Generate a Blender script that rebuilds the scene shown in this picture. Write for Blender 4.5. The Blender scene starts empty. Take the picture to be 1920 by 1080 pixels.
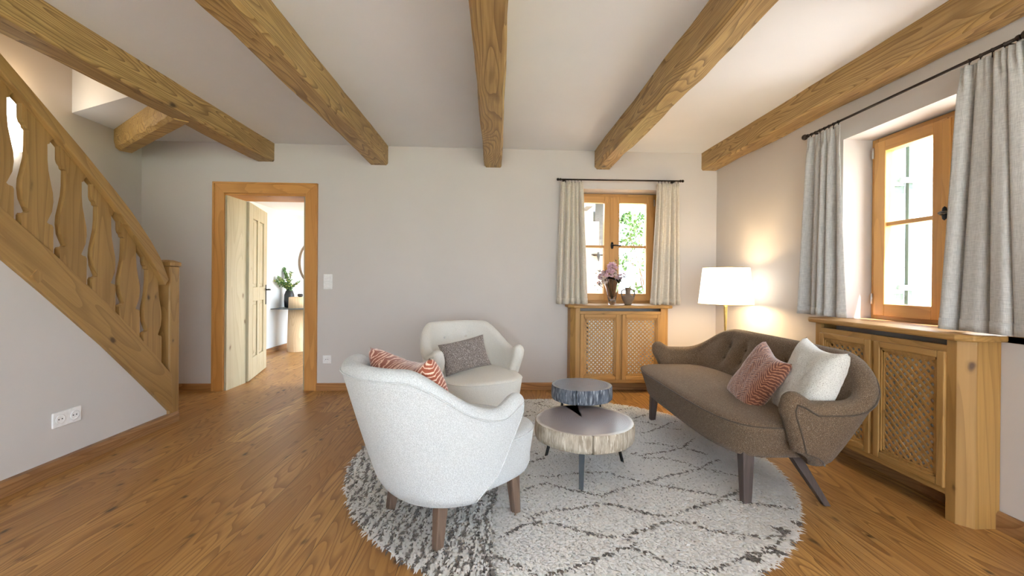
import bpy, bmesh, math, random
import numpy as np
from mathutils import Vector, Matrix, noise
C = bpy.context.scene.collection
PI = math.pi
R = math.radians
random.seed(7)
rng = np.random.default_rng(7)

# ------------------------------------------------------------------ camera
F, PX, PY, YAW, ROLL, PIT, EYE = 800.0, 968.5, 529.1, .0476, .00835, -.0021637, 1.11
_c, _s, _cp, _sp = math.cos(YAW), math.sin(YAW), math.cos(PIT), math.sin(PIT)
_M = np.array([[1, 0, 0], [0, _cp, _sp], [0, -_sp, _cp]]) @ np.array([[_c, -_s, 0], [_s, _c, 0], [0, 0, 1]])
r_, f_, u_ = [Vector(v) for v in _M]
cr, sr = math.cos(ROLL), math.sin(ROLL)
right = cr * r_ + sr * u_
up = cr * u_ - sr * r_
cam = bpy.data.cameras.new('camera')
cam_ob = bpy.data.objects.new('camera', cam)
C.objects.link(cam_ob)
m = Matrix((right, up, -f_)).transposed().to_4x4()
m.translation = (0, 0, EYE)
cam_ob.matrix_world = m
cam.sensor_width = 36
cam.lens = 36 * F / 1920
cam.shift_x = -(PX - 960) / 1920
cam.shift_y = (PY - 540) / 1920
cam.clip_start = .05
cam.clip_end = 200
bpy.context.scene.camera = cam_ob

# ------------------------------------------------------------------ light
world = bpy.data.worlds.new('daylight')
bpy.context.scene.world = world
world.use_nodes = True
bg = world.node_tree.nodes['Background']
bg.inputs[0].default_value = (.73, .865, 1, 1)
bg.inputs[1].default_value = 4.0
sun = bpy.data.lights.new('sun', 'SUN')
sun.energy = 16
sun.angle = R(1.5)
sun.color = (1, .96, .91)
sun_ob = bpy.data.objects.new('sun', sun)
C.objects.link(sun_ob)
sun_ob.rotation_euler = Vector((-.20, .45, -.87)).to_track_quat('-Z', 'Y').to_euler()
vs = bpy.context.scene.view_settings
vs.view_transform = 'Standard'
vs.look = 'None'
vs.exposure = 1.76
vs.gamma = 1
vs.use_curve_mapping = False

# ------------------------------------------------------------------ pixel -> point helpers (1920x1080 frame)
def ray(x, y):
    u, v = x - PX, y - PY
    u, v = cr * u + sr * v, -sr * u + cr * v
    return _M.T @ np.array([u / F, 1, -v / F])
def on_y(x, y, Y): r = ray(x, y); r = r * Y / r[1]; return Vector((r[0], r[1], r[2] + EYE))
def on_x(x, y, X): r = ray(x, y); r = r * X / r[0]; return Vector((r[0], r[1], r[2] + EYE))
def on_z(x, y, Z=0): r = ray(x, y); r = r * (Z - EYE) / r[2]; return Vector((r[0], r[1], r[2] + EYE))

# ------------------------------------------------------------------ materials
def nt(name):
    m = bpy.data.materials.new(name)
    m.use_nodes = True
    t = m.node_tree
    return m, t, t.nodes['Principled BSDF']
def lk(t, a, b): t.links.new(a, b)
def nd(t, typ, **kw):
    n = t.nodes.new(typ)
    for k, v in kw.items():
        if k in ('operation', 'blend_type', 'data_type', 'feature', 'wave_type', 'bands_direction', 'attribute_name', 'noise_dimensions', 'vector_type', 'distance', 'wave_profile', 'clamp'):
            setattr(n, k, v)
        else:
            n.inputs[k.replace('_', ' ')].default_value = v
    return n
def math_n(t, op, a, b=None, c=None):
    n = t.nodes.new('ShaderNodeMath'); n.operation = op
    for i, v in enumerate((a, b, c)):
        if v is None: continue
        if isinstance(v, (int, float)): n.inputs[i].default_value = v
        else: lk(t, v, n.inputs[i])
    return n.outputs[0]
def mix(t, fac, a, b, mode='MIX'):
    n = t.nodes.new('ShaderNodeMix'); n.data_type = 'RGBA'; n.blend_type = mode
    for i, v in ((0, fac), (6, a), (7, b)):
        if isinstance(v, (int, float)): n.inputs[i].default_value = v
        elif isinstance(v, tuple): n.inputs[i].default_value = (*v[:3], 1)
        else: lk(t, v, n.inputs[i])
    return n.outputs[2]
def ramp(t, fac, stops):
    n = t.nodes.new('ShaderNodeValToRGB')
    e = n.color_ramp.elements
    while len(e) < len(stops): e.new(.5)
    for el, (p, col) in zip(e, stops):
        el.position = p
        el.color = (*col, 1) if isinstance(col, tuple) else (col, col, col, 1)
    lk(t, fac, n.inputs[0])
    return n.outputs[0]
def bump(t, b, h, strength, dist=.01):
    n = t.nodes.new('ShaderNodeBump')
    n.inputs['Strength'].default_value = strength; n.inputs['Distance'].default_value = dist
    lk(t, h, n.inputs['Height']); lk(t, n.outputs[0], b.inputs['Normal'])
def coords(t, scale=(1, 1, 1), rot=(0, 0, 0), jitter=True):
    tc = t.nodes.new('ShaderNodeTexCoord')
    src = tc.outputs['Object']
    if jitter:
        oi = t.nodes.new('ShaderNodeObjectInfo')
        ad = t.nodes.new('ShaderNodeVectorMath'); ad.operation = 'ADD'
        sc = t.nodes.new('ShaderNodeVectorMath'); sc.operation = 'SCALE'
        cb = t.nodes.new('ShaderNodeCombineXYZ')
        for i in range(3): lk(t, oi.outputs['Random'], cb.inputs[i])
        lk(t, cb.outputs[0], sc.inputs[0]); sc.inputs['Scale'].default_value = 37.0
        rt = t.nodes.new('ShaderNodeMapping'); rt.inputs['Rotation'].default_value = rot
        lk(t, src, rt.inputs[0])
        lk(t, rt.outputs[0], ad.inputs[0]); lk(t, sc.outputs[0], ad.inputs[1])
        src = ad.outputs[0]
        mp = t.nodes.new('ShaderNodeMapping'); mp.inputs['Scale'].default_value = scale
        lk(t, src, mp.inputs[0])
        return mp.outputs[0]
    mp = t.nodes.new('ShaderNodeMapping'); mp.inputs['Scale'].default_value = scale; mp.inputs['Rotation'].default_value = rot
    lk(t, src, mp.inputs[0])
    return mp.outputs[0]

def plain(name, col, rough=.5, metal=0, bump_s=0, bump_scale=50, **kw):
    m, t, b = nt(name)
    b.inputs['Base Color'].default_value = (*col, 1)
    b.inputs['Roughness'].default_value = rough
    b.inputs['Metallic'].default_value = metal
    n = t.nodes.new('ShaderNodeTexNoise'); n.inputs['Scale'].default_value = bump_scale
    lk(t, coords(t), n.inputs['Vector'])
    c = mix(t, ramp(t, n.outputs[0], [(.3, 0.0), (.7, 1.0)]), tuple(x * .93 for x in col), tuple(min(1, x * 1.05) for x in col))
    lk(t, c, b.inputs['Base Color'])
    if bump_s: bump(t, b, n.outputs[0], bump_s)
    for k, v in kw.items(): b.inputs[k.replace('_', ' ')].default_value = v
    return m

def wood(name, light, mid, dark, axis='Y', rot=None, ring=9.0, knots=True, rough=.5, k_scale=3.2, contrast=1.0, boards=None):
    """grain runs along local Y after the rotation"""
    m, t, b = nt(name)
    if rot is None: rot = {'Y': (0, 0, 0), 'X': (0, 0, R(90)), 'Z': (R(90), 0, 0)}[axis]
    v = coords(t, (1, 1, 1), rot)
    br = None
    if boards:
        w, L = boards
        sx = t.nodes.new('ShaderNodeSeparateXYZ'); lk(t, coords(t, (1, 1, 1), rot, False), sx.inputs[0])
        bx = math_n(t, 'DIVIDE', sx.outputs[0], w)
        bi = math_n(t, 'FLOOR', bx)
        wn = t.nodes.new('ShaderNodeTexWhiteNoise'); wn.noise_dimensions = '1D'; lk(t, bi, wn.inputs['W'])
        by = math_n(t, 'ADD', math_n(t, 'DIVIDE', sx.outputs[1], L), math_n(t, 'MULTIPLY', wn.outputs[0], 7.3))
        bj = math_n(t, 'FLOOR', by)
        wn2 = t.nodes.new('ShaderNodeTexWhiteNoise'); wn2.noise_dimensions = '2D'
        cb = t.nodes.new('ShaderNodeCombineXYZ'); lk(t, bi, cb.inputs[0]); lk(t, bj, cb.inputs[1]); lk(t, cb.outputs[0], wn2.inputs['Vector'])
        br = wn2.outputs[0]
        ad = t.nodes.new('ShaderNodeVectorMath'); ad.operation = 'MULTIPLY_ADD'
        lk(t, wn2.outputs['Color'], ad.inputs[0]); ad.inputs[1].default_value = (11, 17, 5); lk(t, v, ad.inputs[2])
        v = ad.outputs[0]
        fx = math_n(t, 'FRACT', bx); fy = math_n(t, 'FRACT', by)
        ex = math_n(t, 'MINIMUM', fx, math_n(t, 'SUBTRACT', 1.0, fx))
        ey = math_n(t, 'MULTIPLY', math_n(t, 'MINIMUM', fy, math_n(t, 'SUBTRACT', 1.0, fy)), L / w)
        seam = math_n(t, 'LESS_THAN', math_n(t, 'MINIMUM', ex, ey), .0065)
    def mp(scale):
        q = t.nodes.new('ShaderNodeMapping'); q.inputs['Scale'].default_value = scale; lk(t, v, q.inputs[0]); return q.outputs[0]
    # cathedral grain : rings of a stretched noise field
    n1 = t.nodes.new('ShaderNodeTexNoise'); n1.inputs['Scale'].default_value = 1.0; n1.inputs['Detail'].default_value = 1.5; n1.inputs['Distortion'].default_value = .35
    lk(t, mp((5.0, .55, 5.0)), n1.inputs['Vector'])
    saw = math_n(t, 'FRACT', math_n(t, 'MULTIPLY', n1.outputs[0], ring * 2.2))
    grain = ramp(t, saw, [(0, 0.0), (.55, .12), (.85, .8), (.97, 1.0), (1, 0.0)])
    n2 = t.nodes.new('ShaderNodeTexNoise'); n2.inputs['Scale'].default_value = 1.0; n2.inputs['Detail'].default_value = 4
    lk(t, mp((90, 3.0, 90)), n2.inputs['Vector'])
    n3 = t.nodes.new('ShaderNodeTexNoise'); n3.inputs['Scale'].default_value = 1.0; n3.inputs['Detail'].default_value = 2
    lk(t, mp((4, .8, 4)), n3.inputs['Vector'])
    c = mix(t, math_n(t, 'MULTIPLY', grain, min(1, .75 * contrast)), light, tuple(.6 * x + .4 * y for x, y in zip(mid, dark)))
    c = mix(t, ramp(t, n2.outputs[0], [(.35, .45 * contrast), (.6, 0.0)]), c, mid)
    c = mix(t, ramp(t, n3.outputs[0], [(.35, 0.0), (.75, .5)]), c, mid)
    if br is not None:
        c = mix(t, ramp(t, br, [(0, 0.0), (1, .6)]), c, mid, 'MIX')
    if knots:
        vo = t.nodes.new('ShaderNodeTexVoronoi'); vo.inputs['Scale'].default_value = k_scale
        if boards: vo.voronoi_dimensions = '2D'
        nn = t.nodes.new('ShaderNodeTexNoise'); nn.inputs['Scale'].default_value = 9.0
        lk(t, mp((1, 1, 1)), nn.inputs['Vector'])
        va = t.nodes.new('ShaderNodeVectorMath'); va.operation = 'MULTIPLY_ADD'
        lk(t, nn.outputs['Color'], va.inputs[0]); va.inputs[1].default_value = (.06, .06, .06); lk(t, mp((1.6, .9, 1.6)), va.inputs[2])
        lk(t, va.outputs[0], vo.inputs['Vector'])
        kn = ramp(t, vo.outputs['Distance'], [(.02, 1.0), (.045, .7), (.08, .2), (.14, 0.0)] if boards else [(.035, 1.0), (.06, .7), (.09, .2), (.14, 0.0)])
        if boards:
            sp_ = t.nodes.new('ShaderNodeSeparateColor'); lk(t, vo.outputs['Color'], sp_.inputs[0])
            kn = math_n(t, 'MULTIPLY', kn, ramp(t, sp_.outputs[0], [(.25, 0.0), (.95, 1.0)]))
        c = mix(t, math_n(t, 'MULTIPLY', kn, .9), c, dark)
    if boards:
        c = mix(t, math_n(t, 'MULTIPLY', seam, .75), c, tuple(x * .35 for x in dark))
    lk(t, c, b.inputs['Base Color'])
    b.inputs['Roughness'].default_value = rough
    bump(t, b, n2.outputs[0], .12, .004)
    return m

def srgb(r, g, b):
    f = lambda x: (x / 255 / 12.92) if x / 255 <= .04045 else ((x / 255 + .055) / 1.055) ** 2.4
    return (f(r), f(g), f(b))

def plaster(name, col):
    m, t, b = nt(name)
    v = coords(t, (1, 1, 1), jitter=False)
    n = t.nodes.new('ShaderNodeTexNoise'); n.inputs['Scale'].default_value = 3.0; n.inputs['Detail'].default_value = 3
    lk(t, v, n.inputs['Vector'])
    n2 = t.nodes.new('ShaderNodeTexNoise'); n2.inputs['Scale'].default_value = 160.0; n2.inputs['Detail'].default_value = 2
    lk(t, v, n2.inputs['Vector'])
    c = mix(t, n.outputs[0], tuple(x * .97 for x in col), tuple(min(1, x * 1.03) for x in col))
    lk(t, c, b.inputs['Base Color']); b.inputs['Roughness'].default_value = .9
    b.inputs['Specular IOR Level'].default_value = .2
    bump(t, b, n2.outputs[0], .06, .003)
    return m

def fabric(name, c1, c2, scale=350, speck=None, bs=.4, sheen=.2, weave=False):
    m, t, b = nt(name)
    v = coords(t, (1, 1, 1), jitter=True)
    n = t.nodes.new('ShaderNodeTexNoise'); n.inputs['Scale'].default_value = scale; n.inputs['Detail'].default_value = 2
    lk(t, v, n.inputs['Vector'])
    c = mix(t, ramp(t, n.outputs[0], [(.38, 0.0), (.62, 1.0)]), c1, c2)
    h = n.outputs[0]
    if weave:
        sx = t.nodes.new('ShaderNodeMapping'); sx.inputs['Scale'].default_value = (weave, weave, weave * .06); lk(t, v, sx.inputs[0])
        w1 = t.nodes.new('ShaderNodeTexNoise'); w1.inputs['Scale'].default_value = 1.0; lk(t, sx.outputs[0], w1.inputs['Vector'])
        sy = t.nodes.new('ShaderNodeMapping'); sy.inputs['Scale'].default_value = (weave * .08, weave * .08, weave); lk(t, v, sy.inputs[0])
        w2 = t.nodes.new('ShaderNodeTexNoise'); w2.inputs['Scale'].default_value = 1.0; lk(t, sy.outputs[0], w2.inputs['Vector'])
        f = math_n(t, 'MULTIPLY', math_n(t, 'ADD', w1.outputs[0], w2.outputs[0]), .5)
        c = mix(t, ramp(t, f, [(.4, 0.0), (.6, 1.0)]), c1, c2)
        h = f
    if speck:
        sc, col, th = speck
        n3 = t.nodes.new('ShaderNodeTexNoise'); n3.inputs['Scale'].default_value = sc; n3.inputs['Detail'].default_value = 1
        lk(t, v, n3.inputs['Vector'])
        c = mix(t, ramp(t, n3.outputs[0], [(th, 0.0), (th + .05, 1.0)]), c, col)
    lk(t, c, b.inputs['Base Color'])
    b.inputs['Roughness'].default_value = .95
    b.inputs['Specular IOR Level'].default_value = .15
    b.inputs['Sheen Weight'].default_value = sheen
    bump(t, b, h, bs, .004)
    return m

def velvet_zigzag(name, base, line, k=55, m_=9, amp=.055):
    m, t, b = nt(name)
    v = coords(t, (1, 1, 1), jitter=False)
    n = t.nodes.new('ShaderNodeTexNoise'); n.inputs['Scale'].default_value = 16.0; lk(t, v, n.inputs['Vector'])
    va = t.nodes.new('ShaderNodeVectorMath'); va.operation = 'MULTIPLY_ADD'
    lk(t, n.outputs['Color'], va.inputs[0]); va.inputs[1].default_value = (.03, .03, .03); lk(t, v, va.inputs[2])
    s = t.nodes.new('ShaderNodeSeparateXYZ'); lk(t, va.outputs[0], s.inputs[0])
    tri = math_n(t, 'PINGPONG', math_n(t, 'MULTIPLY', s.outputs[0], m_), 1.0)
    z = math_n(t, 'ADD', s.outputs[2], math_n(t, 'MULTIPLY', tri, amp))
    w = math_n(t, 'FRACT', math_n(t, 'MULTIPLY', z, k))
    n2 = t.nodes.new('ShaderNodeTexNoise'); n2.inputs['Scale'].default_value = 60.0; lk(t, v, n2.inputs['Vector'])
    w = math_n(t, 'ADD', w, math_n(t, 'MULTIPLY', math_n(t, 'SUBTRACT', n2.outputs[0], .5), .9))
    f = ramp(t, w, [(.60, 0.0), (.74, 1.0)])
    c = mix(t, f, base, line)
    lk(t, c, b.inputs['Base Color']); b.inputs['Roughness'].default_value = .7
    b.inputs['Sheen Weight'].default_value = .5
    bump(t, b, f, .3, .004)
    return m

def emit(name, col, strength, base=(.9, .9, .85)):
    m, t, b = nt(name)
    b.inputs['Base Color'].default_value = (*base, 1)
    b.inputs['Emission Color'].default_value = (*col, 1)
    b.inputs['Emission Strength'].default_value = strength
    b.inputs['Roughness'].default_value = .8
    return m

def glass(name, col=(1, 1, 1), rough=0.0, thin=True):
    m = bpy.data.materials.new(name); m.use_nodes = True
    t = m.node_tree; t.nodes.clear()
    o = t.nodes.new('ShaderNodeOutputMaterial')
    if thin:
        tr = t.nodes.new('ShaderNodeBsdfTransparent'); tr.inputs[0].default_value = (*col, 1)
        gl = t.nodes.new('ShaderNodeBsdfGlossy'); gl.inputs['Roughness'].default_value = .02
        mx = t.nodes.new('ShaderNodeMixShader')
        mx.inputs[0].default_value = .05; lk(t, tr.outputs[0], mx.inputs[1]); lk(t, gl.outputs[0], mx.inputs[2])
        lk(t, mx.outputs[0], o.inputs[0])
    return m

M = {}
M['wall'] = plaster('wall_plaster', srgb(206, 199, 194))
M['ceiling'] = plaster('ceiling_plaster', srgb(232, 233, 236))
M['hall_wall'] = plaster('hall_plaster_sky_tint', srgb(222, 228, 234))  # cool tint puts the bluish skylight into the plaster colour
BE = (srgb(200, 166, 108), srgb(132, 98, 52), srgb(58, 38, 20))
M['beam'] = wood('beam_wood', *BE, axis='Y', ring=15, k_scale=2.6, contrast=1.1)
M['beam_short'] = wood('beam_wood_short', srgb(206, 172, 108), srgb(150, 112, 56), srgb(70, 42, 22), axis='Y', rot=(0, 0, R(53)), ring=9, k_scale=3)
M['floor'] = wood('floor_boards', srgb(210, 164, 98), srgb(146, 99, 50), srgb(52, 33, 20), axis='Y', ring=12, k_scale=3.4, contrast=1.2, rough=.42, boards=(.185, 2.6))
M['base'] = wood('baseboard_wood', srgb(186, 134, 80), srgb(140, 92, 48), srgb(70, 42, 22), axis='X', knots=False)
M['base_y'] = wood('baseboard_wood_y', srgb(170, 128, 84), srgb(130, 88, 52), srgb(70, 42, 22), axis='Y', knots=False)
CA = (srgb(212, 154, 84), srgb(180, 118, 54), srgb(96, 56, 24))
M['casing_z'] = wood('casing_wood_upright', *CA, axis='Z', ring=5, k_scale=4, contrast=.5)
M['casing_x'] = wood('casing_wood_across', *CA, axis='X', ring=5, k_scale=4, contrast=.5)
LE = (srgb(184, 174, 146), srgb(156, 140, 106), srgb(108, 80, 52))
M['leaf'] = wood('pale_spruce', *LE, axis='Z', ring=5, k_scale=3.4, contrast=.4)
ST = (srgb(174, 136, 82), srgb(130, 96, 50), srgb(62, 40, 22))
M['stair_z'] = wood('stair_wood_upright', *ST, axis='Z', ring=6, k_scale=4.5, contrast=.6)
M['stair_s'] = wood('stair_wood_sloping', *ST, axis='Y', rot=(R(42), 0, 0), ring=5, k_scale=3, contrast=.6)
CO = (srgb(182, 140, 80), srgb(146, 104, 52), srgb(74, 46, 22))
M['cover_z'] = wood('cover_wood_upright', *CO, axis='Z', ring=7, k_scale=4.0, contrast=.6)
M['cover_x'] = wood('cover_wood_across', *CO, axis='X', ring=7, k_scale=4.0, contrast=.6)
M['cover_l'] = wood('lattice_wood', *CO, axis='Z', knots=False, contrast=.3)
WI = (srgb(206, 156, 92), srgb(184, 132, 70), srgb(100, 62, 30))
M['win_z'] = wood('window_wood_upright', *WI, axis='Z', ring=4, knots=False, contrast=.5, rough=.35)
M['win_x'] = wood('window_wood_across', *WI, axis='X', ring=4, knots=False, contrast=.5, rough=.35)
M['iron'] = plain('black_iron', (.02, .02, .022), .45, .7)
M['rod'] = plain('bronze_rod', (.035, .024, .02), .4, .6)
M['brass'] = plain('brass', srgb(214, 190, 120), .28, 1.0)
M['steel'] = plain('steel', (.55, .56, .58), .35, 1.0)
M['white_plastic'] = plain('white_plastic', srgb(240, 238, 236), .35)
M['hole'] = plain('dark_socket_hole', (.03, .03, .03), .6)
M['radiator'] = plain('white_enamel', srgb(245, 245, 245), .3)
M['boucle'] = fabric('white_boucle', srgb(188, 190, 190), srgb(208, 210, 210), 240, bs=.7, speck=(420, srgb(170, 174, 176), .62))
M['cream'] = fabric('cream_wool', srgb(214, 210, 202), srgb(228, 224, 216), 300, bs=.25)
M['sofa'] = fabric('brown_tweed', srgb(88, 72, 57), srgb(120, 100, 80), 260, bs=.6, speck=(330, srgb(178, 164, 146), .66), sheen=.1)
M['sofa_pipe'] = fabric('brown_piping', srgb(70, 58, 48), srgb(92, 78, 64), 300)
M['leg'] = wood('walnut_leg', srgb(120, 98, 82), srgb(92, 72, 60), srgb(50, 36, 28), axis='Z', knots=False, contrast=.8)
M['leg_dark'] = wood('dark_leg', srgb(84, 72, 68), srgb(62, 52, 48), srgb(40, 30, 26), axis='Z', knots=False, contrast=.6)
M['rust'] = velvet_zigzag('rust_velvet', srgb(150, 72, 44), srgb(232, 192, 168), k=52, m_=16, amp=.05)
M['rust_dark'] = velvet_zigzag('rust_velvet_dark', srgb(104, 50, 28), srgb(176, 120, 88), k=58, m_=20, amp=.05)
M['marl'] = fabric('grey_marl', srgb(96, 86, 82), srgb(140, 130, 124), 320, speck=(300, srgb(205, 196, 190), .57), bs=.5)
M['linen_grey'] = fabric('pale_grey_linen', srgb(200, 198, 192), srgb(222, 220, 214), 300, speck=(260, srgb(166, 160, 152), .62), bs=.3)
M['curtain_b'] = fabric('beige_linen_curtain', srgb(198, 188, 172), srgb(220, 211, 197), 300, weave=420, bs=.3)
M['curtain_r'] = fabric('grey_linen_curtain', srgb(176, 174, 172), srgb(202, 200, 197), 300, weave=420, bs=.3)
M['shade'] = emit('lit_lamp_shade', (1, .93, .80), .9, (.9, .87, .8))
M['pane'] = glass('window_pane')
M['black_metal'] = plain('black_metal', (.025, .028, .03), .5, .5)
M['clay'] = plain('brown_clay', srgb(126, 108, 92), .7, bump_s=.3, bump_scale=60)
M['black_vase'] = plain('black_ceramic', (.03, .034, .038), .35)
M['slab'] = plain('grey_stone_shelf', srgb(96, 104, 110), .4)
M['drum'] = wood('pale_oak_drum', srgb(240, 214, 176), srgb(216, 178, 130), srgb(160, 110, 70), axis='Z', ring=6, knots=False, contrast=.5)
M['stem'] = plain('plant_stem', srgb(96, 84, 56), .7)
M['euca'] = plain('eucalyptus_leaf', srgb(112, 150, 96), .6, bump_scale=30)
M['euca_y'] = plain('young_eucalyptus_leaf', srgb(196, 204, 120), .6, bump_scale=30)

# ------------------------------------------------------------------ objects
def tag(o, label=None, cat=None, group=None, kind=None):
    if label: o['label'] = label
    if cat: o['category'] = cat
    if group: o['group'] = group
    if kind: o['kind'] = kind
    return o
def empty(name, loc=(0, 0, 0), rz=0, label=None, cat=None, group=None, kind=None):
    o = bpy.data.objects.new(name, None); C.objects.link(o)
    o.location = loc; o.rotation_euler = (0, 0, rz); o.empty_display_size = .1
    return tag(o, label, cat, group, kind)
def copy_tree(o, parent=None):
    c = o.copy(); C.objects.link(c); c.parent = parent
    for ch in [x for x in bpy.data.objects if x.parent == o]: copy_tree(ch, c)
    return c

class MB:
    def __init__(s): s.v = []; s.f = []; s.sm = []
    def add(s, vs_, fs, smooth=False):
        n = len(s.v)
        s.v += [tuple(p) for p in vs_]
        s.f += [tuple(i + n for i in f) for f in fs]
        s.sm += [smooth] * len(fs)
        return s
    def box(s, x0, x1, y0, y1, z0, z1):
        v = [(x, y, z) for x in (x0, x1) for y in (y0, y1) for z in (z0, z1)]
        return s.add(v, [(0, 1, 3, 2), (4, 6, 7, 5), (0, 4, 5, 1), (2, 3, 7, 6), (0, 2, 6, 4), (1, 5, 7, 3)])
    def obox(s, c, ax, ay, az):
        """box about c with half-extent vectors"""
        c, ax, ay, az = map(Vector, (c, ax, ay, az))
        v = [c + i * ax + j * ay + k * az for i in (-1, 1) for j in (-1, 1) for k in (-1, 1)]
        return s.add(v, [(0, 1, 3, 2), (4, 6, 7, 5), (0, 4, 5, 1), (2, 3, 7, 6), (0, 2, 6, 4), (1, 5, 7, 3)])
    def hexa(s, a, b):
        """frustum between two quads a (bottom) and b (top)"""
        return s.add(list(a) + list(b), [(0, 3, 2, 1), (4, 5, 6, 7), (0, 1, 5, 4), (1, 2, 6, 5), (2, 3, 7, 6), (3, 0, 4, 7)])
    def prism(s, poly, d, flip=False):
        d = Vector(d); n = len(poly); P = [Vector(p) for p in poly]
        v = P + [p + d for p in P]
        fs = [tuple(range(n))[::-1], tuple(range(n, 2 * n))] + [(i, (i + 1) % n, (i + 1) % n + n, i + n) for i in range(n)]
        return s.add(v, fs)
    def tube(s, pts, r, seg=10, closed=False):
        pts = [Vector(p) for p in pts]; n = len(pts)
        rs = r if isinstance(r, (list, tuple)) else [r] * n
        vs_ = []; ref = None
        for i, p in enumerate(pts):
            if closed: d = pts[(i + 1) % n] - pts[i - 1]
            else: d = pts[min(i + 1, n - 1)] - pts[max(i - 1, 0)]
            d.normalize()
            if ref is None: ref = Vector((0, 0, 1)) if abs(d.z) < .9 else Vector((1, 0, 0))
            a = d.cross(ref).normalized(); b = a.cross(d).normalized(); ref = b
            for k in range(seg):
                t = 2 * PI * k / seg
                vs_.append(p + rs[i] * (math.cos(t) * a + math.sin(t) * b))
        fs = []
        for i in range(n if closed else n - 1):
            for k in range(seg):
                k2 = (k + 1) % seg; j = (i + 1) % n
                fs.append((i * seg + k, i * seg + k2, j * seg + k2, j * seg + k))
        if not closed: fs += [tuple(range(seg))[::-1], tuple((n - 1) * seg + k for k in range(seg))]
        return s.add(vs_, fs, True)
    def lathe(s, prof, seg=32, c=(0, 0, 0), caps=True):
        vs_ = [(c[0] + r * math.cos(2 * PI * k / seg), c[1] + r * math.sin(2 * PI * k / seg), c[2] + z) for r, z in prof for k in range(seg)]
        n = len(prof)
        fs = [(i * seg + k, i * seg + (k + 1) % seg, (i + 1) * seg + (k + 1) % seg, (i + 1) * seg + k) for i in range(n - 1) for k in range(seg)]
        if caps: fs += [tuple(range(seg))[::-1], tuple((n - 1) * seg + k for k in range(seg))]
        return s.add(vs_, fs, True)
    def grid(s, rows, close_u=False, close_v=False):
        n, m_ = len(rows), len(rows[0])
        vs_ = [p for r in rows for p in r]
        fs = []
        for i in range(n if close_u else n - 1):
            for j in range(m_ if close_v else m_ - 1):
                a, b = (i + 1) % n, (j + 1) % m_
                fs.append((i * m_ + j, i * m_ + b, a * m_ + b, a * m_ + j))
        return s.add(vs_, fs, True)
    def ball(s, c, r, seg=14, sz=1.0):
        prof = [(max(r * math.sin(PI * i / 10), 1e-5), -r * sz * math.cos(PI * i / 10)) for i in range(11)]
        return s.lathe(prof, seg, c, caps=False)
    def build(s, name, mat, parent=None, world=False, bevel=0, solid=0, sub=0, fix=True, label=None, cat=None, group=None, kind=None, angle=None):
        me = bpy.data.meshes.new(name)
        vv = s.v
        if world and parent is not None:
            q = Vector(parent.location)
            vv = [(p[0] - q[0], p[1] - q[1], p[2] - q[2]) for p in vv]
        me.from_pydata(vv, [], s.f)
        me.polygons.foreach_set('use_smooth', s.sm)
        if fix:
            bm = bmesh.new(); bm.from_mesh(me)
            bmesh.ops.recalc_face_normals(bm, faces=bm.faces)
            bm.to_mesh(me); bm.free()
        me.materials.append(M[mat] if isinstance(mat, str) else mat)
        me.update()
        o = bpy.data.objects.new(name, me); C.objects.link(o)
        if parent is not None: o.parent = parent
        if solid:
            md = o.modifiers.new('thickness', 'SOLIDIFY'); md.thickness = solid; md.offset = 0
        if sub:
            md = o.modifiers.new('smooth', 'SUBSURF'); md.levels = md.render_levels = sub
        if bevel:
            md = o.modifiers.new('edge', 'BEVEL'); md.width = bevel; md.segments = 2; md.limit_method = 'ANGLE'; md.angle_limit = R(35)
        return tag(o, label, cat, group, kind)
def struct(name, mb, mat, **kw):
    return mb.build(name, mat, kind='structure', **kw)

# ================================================================== THE ROOM
D, H, W, XL, XS = 4.367, 2.4626, 2.30, -3.49, -2.49
TH = .33
REAR = -2.7
WZ0, WZ1 = .88, 2.07          # window opening
# floor
struct('floor', MB().box(-3.6, 3.0, REAR - .1, 8.8, -.1, 0), 'floor')
# back wall with door and window openings
DX0, DX1, DZ = -2.69, -1.905, 1.96
BX0, BX1 = .75, 1.74
def wall_x(y0, y1, x0, x1, z0, z1, holes):
    """wall slab running along X, holes = (x0,x1,z0,z1)"""
    mb = MB(); xs = x0
    for a, b, c, d in sorted(holes):
        if a > xs: mb.box(xs, a, y0, y1, z0, z1)
        if c > z0: mb.box(a, b, y0, y1, z0, c)
        if d < z1: mb.box(a, b, y0, y1, d, z1)
        xs = b
    if xs < x1: mb.box(xs, x1, y0, y1, z0, z1)
    return mb
def wall_y(x0, x1, y0, y1, z0, z1, holes):
    mb = MB(); ys = y0
    for a, b, c, d in sorted(holes):
        if a > ys: mb.box(x0, x1, ys, a, z0, z1)
        if c > z0: mb.box(x0, x1, a, b, z0, c)
        if d < z1: mb.box(x0, x1, a, b, d, z1)
        ys = b
    if ys < y1: mb.box(x0, x1, ys, y1, z0, z1)
    return mb
struct('wall_back', wall_x(D, D + TH, XL - .3, W + .3, 0, 5.0, [(DX0, DX1, 0, DZ), (BX0, BX1, WZ0, WZ1)]), 'wall')
RY0, RY1 = 1.74, 2.735
struct('wall_right', wall_y(W, W + TH, REAR, D, 0, 3.0, [(RY0, RY1, WZ0, WZ1), (-1.5, -.1, .5, 2.2)]), 'wall')
struct('wall_left', MB().box(XL - .3, XL, -2.0, D, 0, 5.0), 'wall')
struct('wall_rear', wall_x(REAR - .3, REAR, XL - .3, W + TH, 0, 5.0, [(-1.7, 1.9, .15, 2.3)]), 'wall')
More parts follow.
